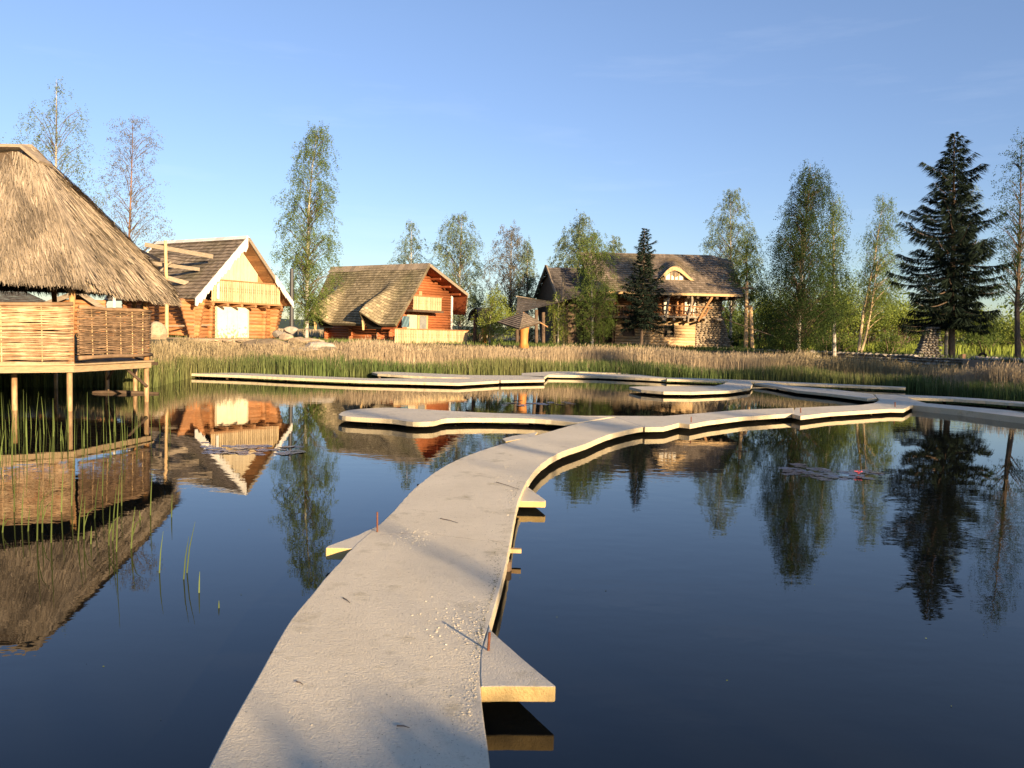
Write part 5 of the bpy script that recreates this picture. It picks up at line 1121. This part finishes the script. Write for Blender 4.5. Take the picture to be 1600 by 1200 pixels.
tree(B_, 'leaning golden stemmed birch left of the spruce', 'birch tree', 56, [(1341, 548), (1350, 480), (1366, 410), (1380, 308)], [(470, 1350, 1400), (430, 1346, 1402), (400, 1344, 1400), (370, 1350, 1398), (345, 1360, 1398), (320, 1370, 1396), (305, 1376, 1390)], 270, 28, 0.09, 'leaf', 'birch_gold', seed=17, droop=0.7, r0=0.12)
tree(B_, 'second leaning golden stem curving up left of the spruce', 'birch tree', 55, [(1344, 549), (1352, 530), (1360, 490), (1366, 450), (1372, 400)], [(500, 1350, 1385), (470, 1352, 1392), (430, 1358, 1395), (400, 1364, 1388)], 70, 24, 0.09, 'leaf', 'birch_gold', seed=18, droop=0.6, r0=0.10)
tree('aspen_tree', 'sparse dark aspen cut by the right edge of the view', 'aspen tree', 44, [(1591, 562), (1589, 480), (1592, 420), (1594, 330), (1596, 212)],
     [(470, 1560, 1625), (430, 1556, 1630), (390, 1558, 1630), (350, 1555, 1632), (320, 1556, 1630), (290, 1562, 1628), (265, 1574, 1620), (240, 1586, 1608), (208, 1592, 1600)], 320, 16, 0.09, 'leaf_deep_shaded', 'bark', seed=19, r0=0.16, droop=0.15, sigma=0.13)
tree('birch_tree', 'thin grey birch stem standing beside the spruce trunk', 'birch tree', 47.8, [(1478, 557), (1479, 500), (1480, 420), (1484, 320)], [(430, 1460, 1520), (380, 1470, 1524), (330, 1490, 1528), (262, 1508, 1520)], 110, 26, 0.08, 'leaf_silver', seed=20, r0=0.11, droop=0.5)

def spruce(label, d, base, top, outline, n, seed, r0=0.16, spray=0.30, group=None):
    rs = np.random.default_rng(300 + seed); b = Q(*base, d); tp = Q(*top, d); t = thing('spruce_tree', (b[0], d, GZ), label, 'spruce tree', group)
    m = MB(); m.tube([(b[0], d, GZ - 0.1), V3([b[0], d, GZ]) * 0.5 + tp * 0.5, tp], [r0, r0 * 0.6, 0.02], 8)
    zo = np.array([Q(base[0], y, d)[2] for y, _, _ in outline]); rl = np.array([(base[0] - a) for _, a, _ in outline]) / F * d; rr_ = np.array([(c - base[0]) for _, _, c in outline]) / F * d
    s = np.argsort(zo); zo, rl, rr_ = zo[s], rl[s], rr_[s]; Cq = []
    for i in range(n):
        z = zo[0] + (zo[-1] - zo[0]) * ((i + rs.random()) / n) ** 1.12; ph = i * 2.39996 + rs.uniform(-.3, .3); cs, sn = math.cos(ph), math.sin(ph)
        Rm = np.interp(z, zo, rl) * max(-cs, 0) + np.interp(z, zo, rr_) * max(cs, 0) + (np.interp(z, zo, rl) + np.interp(z, zo, rr_)) / 2 * abs(sn); Rm /= (abs(cs) + abs(sn)); Rm = max(0.10, Rm * rs.uniform(0.5, 1.15) * (0.82 + 0.30 * math.sin(z * 2.3 + 2 * ph + seed)))
        f0 = (z - zo[0]) / (zo[-1] - zo[0]); cx = b[0] + (tp[0] - b[0]) * f0; k = 8; pts = []
        for j in range(k + 1):
            q = j / k; dz = (-0.46 + 0.75 * f0) * Rm * q + 0.26 * Rm * q ** 3; pts.append(V3([cx + cs * Rm * q, d + sn * Rm * q, z + dz]))
        m.tube(pts, [0.022 * (1 - 0.8 * j / k) * (0.4 + Rm / 2) for j in range(k + 1)], 4, caps=False)
        ns = int(18 + 92 * Rm); q = rs.random(ns) ** 0.7 * 0.96 + 0.04; idx = np.minimum((q * k).astype(int), k - 1); PT = np.array(pts); fr = (q * k - idx)[:, None]; p = PT[idx] * (1 - fr) + PT[idx + 1] * fr
        side = np.where(rs.random(ns) < 0.5, -1, 1) * rs.uniform(0.2, 1, ns) * np.minimum(0.42 * (1 - q * 0.7) * Rm + 0.10, 0.55); perp = np.array([-sn, cs, 0]); L = spray * rs.uniform(0.5, 1.3, ns) * (0.45 + 0.55 * min(1, Rm))
        p = p + np.outer(side, perp) * 0.5; dirv = np.outer(side * 1.3, perp) + np.outer(0.5 * np.ones(ns) * L, [cs, sn, 0]) * 1.0; dirv[:, 2] -= L * rs.uniform(0.5, 1.6, ns) * (1 - 0.75 * f0)
        dn = np.linalg.norm(dirv, axis=1)[:, None] + 1e-6; dirv = dirv / dn * L[:, None]; e = p + dirv; wv = np.cross(dirv, rs.normal(size=(ns, 3))); wv = wv / (np.linalg.norm(wv, axis=1)[:, None] + 1e-6) * 0.026
        Cq.append(np.stack([p - wv * 0.5, p + wv * 0.5, e * 0.4 + p * 0.6 + wv, e], 1))
    m.build('trunk', 'bark', t); quads('crown', np.concatenate(Cq), 'needles', t); return t
spruce('tallest dark spruce with ragged drooping limbs at right', 46.5, (1487, 557), (1491, 209), [(505, 1400, 1545), (480, 1372, 1562), (450, 1402, 1560), (420, 1368, 1556), (385, 1378, 1562), (345, 1392, 1540), (325, 1424, 1530), (295, 1436, 1538), (265, 1452, 1522), (240, 1468, 1512), (222, 1478, 1504), (207, 1488, 1494)], 205, 1, r0=0.19, spray=0.42)
spruce('smaller dark spruce in front of the large house', 52, (1002, 546), (1007, 357), [(508, 975, 1046), (480, 968, 1042), (450, 972, 1038), (430, 977, 1034), (405, 982, 1028), (385, 990, 1020), (370, 997, 1014), (357, 1005, 1009)], 170, 2, r0=0.11, spray=0.26)

def bush(name, label, px, d, w, h, n, mt, seed, cat='bush', group=None, base=None, leaf=0.10, lift=0.0):
    rs = np.random.default_rng(500 + seed); n = int(n * 1.5); p = Q(px, 545, d); x0 = p[0]; t = thing(name, (x0, d, GZ), label, cat, group)
    m = MB(); C = []
    nb = max(5, int(n / 220))
    for i in range(nb):
        ph = rs.random() * 6.28; rr = rs.random() ** 0.6 * 0.85; ctr = V3([x0 + w * rr * math.cos(ph), d + 0.7 * w * rr * math.sin(ph), GZ + lift + (h - lift) * rs.uniform(0.25, 0.92) * (1 - 0.35 * rr)])
        m.tube([(x0 + 0.15 * w * math.cos(ph), d + 0.1 * w * math.sin(ph), GZ - 0.1), (ctr * 0.5 + V3([x0, d, GZ + lift]) * 0.5), ctr], [0.06, 0.035, 0.012], 5, caps=False)
        k = n // nb; v = rs.normal(size=(k, 3)); v /= np.linalg.norm(v, axis=1)[:, None]; s = V3([0.42 * w, 0.42 * w, 0.26 * h]) * rs.uniform(0.6, 1.1); q = ctr + v * s * (rs.random(k) ** 0.45)[:, None] + rs.normal(0, 0.08, (k, 3)); C.append(q)
    C = np.concatenate(C); C = C[C[:, 2] > GZ + 0.02]; m.build('stems', 'bark', t); quads('crown', leaf_quads(C, leaf), mt, t); return t
# the lit thicket behind the right bank
bs = [(1115, 72, 3.0, 4.6, 5200, 'leaf', 'green thicket tree right of the house stone corner'), (1190, 66, 2.6, 4.4, 5200, 'leaf_lime', 'lime green tree behind the utility pole'), (1222, 74, 3.0, 6.5, 5600, 'leaf', 'tall mid green tree left behind the largest birch'),
      (1290, 62, 2.8, 4.9, 6000, 'leaf_lime', 'bright tree filling the gap right of the largest birch'), (1322, 66, 2.8, 6.6, 5200, 'leaf', 'rounded mid green tree behind the leaning stems'), (1352, 72, 3.4, 6.0, 5600, 'leaf_lime', 'wide lime tree behind the golden birches'),
      (1400, 64, 2.8, 4.4, 5600, 'leaf_lime', 'lit bushy tree just left of the spruce'), (1432, 78, 3.4, 5.2, 4800, 'leaf', 'mid green tree seen past the left limbs of the spruce'), (1472, 74, 3.2, 4.2, 4800, 'leaf_lime', 'lime tree seen under the spruce limbs'),
      (1520, 76, 3.6, 4.4, 5200, 'leaf_lime', 'yellow green tree right of the spruce trunk'), (1566, 72, 3.0, 3.6, 4600, 'leaf', 'darker green bush left of the right edge aspen'), (1606, 70, 3.2, 4.2, 4200, 'leaf_lime', 'lime bush behind the aspen at the right edge'),
      (1255, 78, 3.4, 5.4, 4200, 'leaf', 'distant green tree hidden behind the largest birch'), (1162, 80, 3.2, 4.0, 3600, 'leaf', 'low distant tree left of the utility pole')]
for i, (x, d, w_, h, n, mt, lb) in enumerate(bs): bush('thicket_tree', lb, x, d, w_, h, n, mt, i, 'tree', 'thicket trees behind the right bank', leaf=0.13, lift=0.4)
bs = [(1230, 52, 0.9, 1.3, 1500, 'leaf', 'low dark bush at the foot of the largest birch'), (1256, 50, 0.5, 1.3, 900, 'leaf_lime', 'small bright sapling right of the largest birch trunk'), (1390, 58, 1.6, 1.6, 1800, 'leaf', 'low bush right of the golden stems'), (1540, 60, 1.6, 2.0, 1700, 'leaf', 'round green bush behind the tyre'),
      (1310, 58, 1.6, 1.5, 1700, 'leaf', 'low mixed bush left of the golden stems'), (1205, 58, 1.4, 1.4, 1500, 'leaf_lime', 'low lit bush right of the utility pole'), (745, 60, 1.6, 1.6, 1300, 'leaf_deep_shaded', 'dark low bush right of the red cabin'), (820, 66, 2.4, 2.2, 1700, 'leaf_deep_shaded', 'dark bush behind the mushroom shelter'), (1150, 60, 1.2, 1.6, 1300, 'leaf_deep_shaded', 'dark bush at the foot of the stone tower')]
for i, (x, d, w_, h, n, mt, lb) in enumerate(bs): bush('bush', lb, x, d, w_, h, n, mt, 30 + i, leaf=0.10)

# far wood on the horizon
C = []
for i in range(420):
    x = rng.uniform(50, 330); y = rng.uniform(150, 260); h = rng.uniform(6, 12); k = 60
    v = rng.normal(size=(k, 3)); v /= np.linalg.norm(v, axis=1)[:, None]; C.append(V3([x, y, GZ + h * 0.5]) + v * V3([3.4, 3.4, h * 0.5]) * (rng.random(k) ** 0.4)[:, None])
C = np.concatenate(C); tag(quads('forest', leaf_quads(C, 1.0), 'leaf'), 'distant band of low woodland beyond the fields', kind='stuff')

# reeds, grasses
def blades(n, xf, yf, hf, wd, mt, name, label, zf=None, lean=0.10, plume=0.0, seg2=True):
    x = xf(n); y = yf(x, n); z = ground_z(x, y) if zf is None else zf(x, y); z = np.maximum(z, -0.12); h = hf(x, y, n)
    ph = rng.random(n) * 2 * math.pi; ln = rng.normal(0, lean, n) * h; dx = np.cos(ph) * ln - 0.02 * h; dy = np.sin(ph) * ln
    a = rng.random(n) * math.pi; w = wd * rng.uniform(0.6, 1.3, n); sx = np.cos(a) * w / 2; sy = np.sin(a) * w / 2 * 0.6
    b = np.stack([x, y, z], 1); md = b + np.stack([dx * 0.35, dy * 0.35, h * 0.55], 1); tp = b + np.stack([dx, dy, h * np.sqrt(np.maximum(0.5, 1 - (ln / h) ** 2))], 1); s = np.stack([sx, sy, 0 * sx], 1)
    rr = rng.random(n); q = [np.stack([b - s, b + s, md + s * 0.8, md - s * 0.8], 1), np.stack([md - s * 0.8, md + s * 0.8, tp + s * 0.15, tp - s * 0.15], 1)]; r_ = [rr, rr]
    if plume > 0:
        k = rng.random(n) < plume; t0 = tp[k]; nn = len(t0); up = np.stack([rng.normal(0.02, .04, nn), rng.normal(0, .03, nn), rng.uniform(0.10, 0.22, nn)], 1); sw = s[k] / np.linalg.norm(s[k], axis=1)[:, None] * 0.016
        q.append(np.stack([t0 - up * 0.5 - sw * .3, t0 - up * 0.3 + sw, t0 + up * 0.6, t0 - sw], 1)); r_.append(rr[k] * 0.7)
    return tag(quads(name, np.concatenate(q), mt, None, np.concatenate(r_)), label, kind='stuff')
ux = lambda a, b: (lambda n: rng.uniform(a, b, n))
def patch(x, y, s=0.55): return 0.5 + 0.5 * np.sin(x * s + 1.7 * np.sin(y * 0.7)) * np.sin(y * s * 1.3 + x * 0.31)
def bank(n, a0, a1, near, far, pw, hf, *args, **kw):
    """blades strewn along the curved shore: azimuth range, distances from the waterline"""
    a = rng.uniform(a0, a1, n); y = shore(a) + near + (far - near) * rng.random(n) ** pw; x = a * y
    return blades(n, lambda n: x, lambda x_, n: y, hf, *args, **kw)
topz = lambda x, y, n, zt, sp: np.maximum(0.18, zt + sp * (patch(x, y, 0.8) - 0.5) + rng.normal(0, 0.10, n) - ground_z(x, y))
bank(56000, -0.66, 0.80, -0.7, 1.9, 0.9, lambda x, y, n: 0.36 + 0.36 * rng.random(n) + 0.32 * patch(x, y) + np.where(x < -7.5, 0.18, 0), 0.026, 'reed_green', 'reed_grass', 'green reeds along the far shore of the pond')
bank(9000, -0.64, 0.64, -0.3, 2.0, 1.0, lambda x, y, n: 0.45 + 0.5 * rng.random(n), 0.02, 'reed_dry', 'dry_reed_grass', 'dry stems standing among the green reeds', lean=0.16)
bank(60000, -0.64, 0.36, 1.0, 6.0, 1.0, lambda x, y, n: topz(x, y, n, 1.14 - 0.30 * np.exp(-((x / y + 0.335) / 0.055) ** 4), 0.62), 0.022, 'reed_dry', 'dry_reed_grass', 'tall dry tan reeds behind the green reeds', plume=0.3, lean=0.13)
bank(23000, 0.34, 0.75, 1.0, 3.0, 1.0, lambda x, y, n: topz(x, y, n, 1.18, 0.5) * (0.45 + 0.55 * rng.random(n)), 0.02, 'reed_dry', 'dry_reed_grass', 'tall dry reeds in front of the rubble wall', plume=0.3, lean=0.10)
blades(24000, ux(-25, 45), lambda x, n: np.where(x > 14.8, wall_y(x) + 0.3, shore(x / 42) + 7.5) + 26 * rng.random(n) ** 1.5, lambda x, y, n: 0.08 + 0.18 * rng.random(n) * (0.4 + patch(x, y)), 0.03, 'grass', 'grass', 'green grass and weeds on the bank round the houses', lean=0.25)
blades(22000, ux(-60, -4), lambda x, n: 62 + 120 * rng.random(n) ** 1.3, lambda x, y, n: 0.3 + 0.35 * rng.random(n), 0.10, 'reed_dry', 'dry_field_grass', 'dry tan grass field beyond the cabins', lean=0.15)
blades(26000, ux(16, 75), lambda x, n: 58 + 60 * rng.random(n) ** 1.3, lambda x, y, n: 0.3 + 0.6 * rng.random(n), 0.09, 'leaf_lime', 'meadow_grass', 'sunlit yellow green meadow behind the spruce', lean=0.2)
blades(5000, ux(-2, 26), lambda x, n: np.where(x > 14.8, wall_y(x) + 0.2, 50.5) + 6.0 * rng.random(n), lambda x, y, n: 0.12 + 0.25 * rng.random(n) * patch(x, y, 1.3), 0.05, 'leaf_deep_shaded', 'weeds', 'dark green weeds at the foot of the large house', lean=0.3)
# near green reeds at the left edge, in open water
blades(420, lambda n: -10.2 + 4.4 * rng.random(n) ** 3.4, lambda x, n: rng.uniform(11.2, 15.5, n), lambda x, y, n: rng.uniform(0.3, 0.9, n), 0.016, 'reed_fresh', 'water_reeds', 'dense clump of fresh green reeds in the water at left', lean=0.06, zf=lambda x, y: 0 * x - 0.1)
stems = [(58, 845, 742, 4), (80, 848, 745, 3), (122, 845, 772, 7), (131, 842, 775, 2), (142, 850, 822, 1), (148, 810, 747, 6), (170, 852, 790, 2), (176, 845, 760, 6), (182, 862, 742, 5), (205, 857, 792, 6), (235, 805, 735, 3), (219, 812, 798, -1), (4, 832, 800, 4), (34, 820, 760, 3), (44, 830, 790, 3), (66, 832, 765, 2),
         (249, 895, 830, 6), (287, 905, 838, 8), (292, 895, 815, 13), (311, 926, 893, 1), (342, 950, 938, 0), (268, 808, 772, 1), (96, 800, 720, 4), (112, 790, 715, 3), (22, 800, 730, 2), (190, 790, 735, 1), (160, 775, 700, 3)]
for i, (x, yb, yt, ln) in enumerate(stems):
    b = P(x, yb, 0); tp = Q(x + ln, yt, b[1]); h = tp[2]; m = MB(); md = b * 0.5 + tp * 0.5 - V3([(tp[0] - b[0]) * 0.18, 0, 0]); w_ = 0.0055 if yb > 860 else 0.0065
    m.tube([b - V3([0, 0, 0.2]), b, md, tp], [w_, w_, w_ * 0.8, w_ * 0.2], 5)
    if i % 3 == 0 and i < 16:
        bb = b * 0.7 + tp * 0.3; m.tube([bb, bb + V3([0.03, 0.01, h * 0.3]), bb + V3([0.10, 0.01, h * 0.45])], [w_ * 0.8, w_ * 0.7, 0.001], 4)
    lb = {16: 'single pale reed stem left of the tall open water pair', 17: 'shorter left stem of the tall pair in open water', 18: 'tallest curved reed stem in open water', 19: 'short straight reed stub right of the tall pair', 20: 'tiny pale stub nearest the walkway', 21: 'thin stem just below the mirrored eave tip'}.get(i, 'thin green reed stem standing in the mirrored gazebo reflection')
    tag(m.build('reed_stem', 'reed_fresh'), lb, 'reed stem', 'reed stems standing in the open water' if i >= 16 and i <= 21 else 'reed stems in the gazebo reflection')
# lily pads
def pad_mesh():
    m = MB(); n = 14; vs = [(0, 0, 0.006)] + [(math.cos(0.25 + a * (2 * math.pi - 0.5) / n), math.sin(0.25 + a * (2 * math.pi - 0.5) / n), 0.006 + 0.02 * math.sin(a * 2.3)) for a in range(n + 1)]
    m.add(vs, [(0, i + 1, i + 2) for i in range(n)], 0.5); return m
proto = pad_mesh().build('lily_pad', 'lily', smooth=True)
pads = []
for i in range(58):
    px = rng.uniform(1228, 1372); f = (px - 1228) / 144; py = 738 + 6 * math.sin(f * 3) + rng.normal(0, 4.8) - 4 * (f < .5); pads.append((px, py, 0, rng.uniform(0.07, 0.15)))
for i in range(46):
    px = rng.uniform(318, 466); py = 703 + rng.normal(0, 4.5); pads.append((px, py, 1, rng.uniform(0.08, 0.17)))
for i in range(16): pads.append((rng.uniform(790, 900), 631 + rng.normal(0, 2), 2, rng.uniform(0.12, 0.2)))
info = [('bronze lily pad floating in the right hand raft of pads', 'lily pads before the large house reflection'), ('dark purple lily pad floating in the raft by the reflected cream gable', 'lily pads by the reflected gable'), ('lily pad in the small far raft beyond the rounded tongue', 'lily pads beyond the rounded tongue')]
for i, (px, py, gi, s) in enumerate(pads):
    o = proto if i == 0 else proto.copy()
    if i: COL.objects.link(o)
    p = P(px, py, 0); o.location = (p[0], p[1], 0.001 + 0.0004 * (i % 9)); o.scale = (s, s, s); o.rotation_euler = (rng.normal(0, .03), rng.normal(0, .03), rng.uniform(0, 6.28)); tag(o, info[gi][0], 'lily pad', info[gi][1])
n = 55; ax = rng.uniform(-0.62, 0.62, n); dy = 4 + 24 * rng.random(n) ** 1.4; C = np.stack([ax * dy, dy, 0 * ax + 0.004], 1); a = rng.random(n) * 6.28; sz = rng.uniform(0.003, 0.009, n)
u_ = np.stack([np.cos(a) * sz, np.sin(a) * sz, 0 * a], 1); v_ = np.stack([-np.sin(a) * sz * .5, np.cos(a) * sz * .5, 0.3 * sz], 1); tag(quads('floating_debris', np.stack([C - u_, C - v_, C + u_, C + v_], 1), 'grass'), 'tiny leaf flecks drifting on the pond', kind='stuff')
m = MB(); p = P(1341, 741, 0.02)
for k in range(9): a = k * 0.7; m.prism([p, p + V3([0.035 * math.cos(a), 0.035 * math.sin(a), 0.035]), p + V3([0.06 * math.cos(a + .2), 0.06 * math.sin(a + .2), 0.045]), p + V3([0.035 * math.cos(a + .4), 0.035 * math.sin(a + .4), 0.035])], (0, 0, 0.008))
tag(m.build('water_lily_flower', 'flower_pink'), 'pink water lily flower among the right hand pads', 'flower')

# ------------------------------------------------------------------ trees on the bank behind the viewer (they throw the shade)
SN = V3([math.sin(SUN_AZ), math.cos(SUN_AZ), 0]); NN = V3([-SN[1], SN[0], 0]); NN = NN if NN[0] > 0 else -NN
def off_tree(q, tau, h, w, n, seed, label, lo=0.3, leaf=0.16):
    rs = np.random.default_rng(900 + seed); p = NN * q + SN * tau; z0 = float(ground_z(p[0], p[1])); t = thing('bank_tree', (p[0], p[1], z0), label, 'tree', 'trees on the bank behind the viewer')
    m = MB(); m.tube([(p[0], p[1], z0 - 0.2), (p[0] + .1, p[1], h * 0.5), (p[0], p[1], h * 0.97)], [0.16, 0.1, 0.02], 8); C = []
    nb = max(6, n // 90)
    for i in range(nb):
        f = rs.random(); z = z0 + (h - z0) * (lo + (1 - lo) * f); r = w * math.sin(math.pi * min(1, 0.25 + 0.75 * f)) ** 0.7 * rs.random() ** 0.5; a = rs.random() * 6.28; c = V3([p[0] + r * math.cos(a), p[1] + r * math.sin(a), min(z, h - 0.2)])
        m.tube([(p[0], p[1], max(z0 + .5, c[2] - r * 0.8)), c], [0.04, 0.01], 4, caps=False); C.append(c + rs.normal(0, 1, (n // nb, 3)) * V3([0.35, 0.35, 0.3]) * min(1, w / 1.6))
    C = np.concatenate(C); C = C[C[:, 2] < h]; m.build('trunk', 'bark', t); quads('crown', leaf_quads(C, leaf), 'leaf', t)
OT = [(-3.6, 14, 3.50, 2.2, 10000, 'low wide willow on the bank behind the viewer'), (0.0, 14, 3.50, 1.9, 12000, 'dense low willow nearest behind the viewer'), (1.7, 14, 3.47, 1.3, 9000, 'round low willow beside the densest one'), (3.3, 24, 6.8, 0.9, 650, 'thin young birch behind the viewer'), (7.5, 24, 8.8, 1.4, 900, 'sparse tall birch behind the viewer'), (11.0, 26, 8.8, 1.2, 1100, 'second sparse birch behind the viewer'),
      (16, 27, 8.4, 1.5, 700, 'slim alder behind the viewer'), (24.9, 25, 11.4, 2.4, 6500, 'dark alder at the corner of the bank'), (28.5, 25, 12.9, 2.8, 8000, 'broad alder on the right bank'), (32.8, 25, 19.5, 2.5, 9000, 'tall poplar on the right bank'), (36.6, 25, 17.6, 1.9, 7500, 'second tall poplar on the right bank'), (40.5, 22, 9.9, 2.2, 5000, 'low round alder between the poplars'), (46.0, 25, 12.4, 2.9, 9000, 'broad poplar on the right bank'), (51, 27, 12.2, 2.4, 5000, 'poplar farthest along the right bank')]
names = ['first', 'second', 'third', 'fourth', 'fifth', 'sixth', 'seventh', 'eighth']
for k in range(8): OT.append((24.5 + 3.7 * k, 27.5, 11.5 if k < 6 else 14.6, 2.5, 9000, names[k] + ' dense alder from the viewer in the row on the right bank'))
for i, a in enumerate(OT): off_tree(a[0], a[1], a[2], a[3], a[4], i, a[5], lo=0.12)
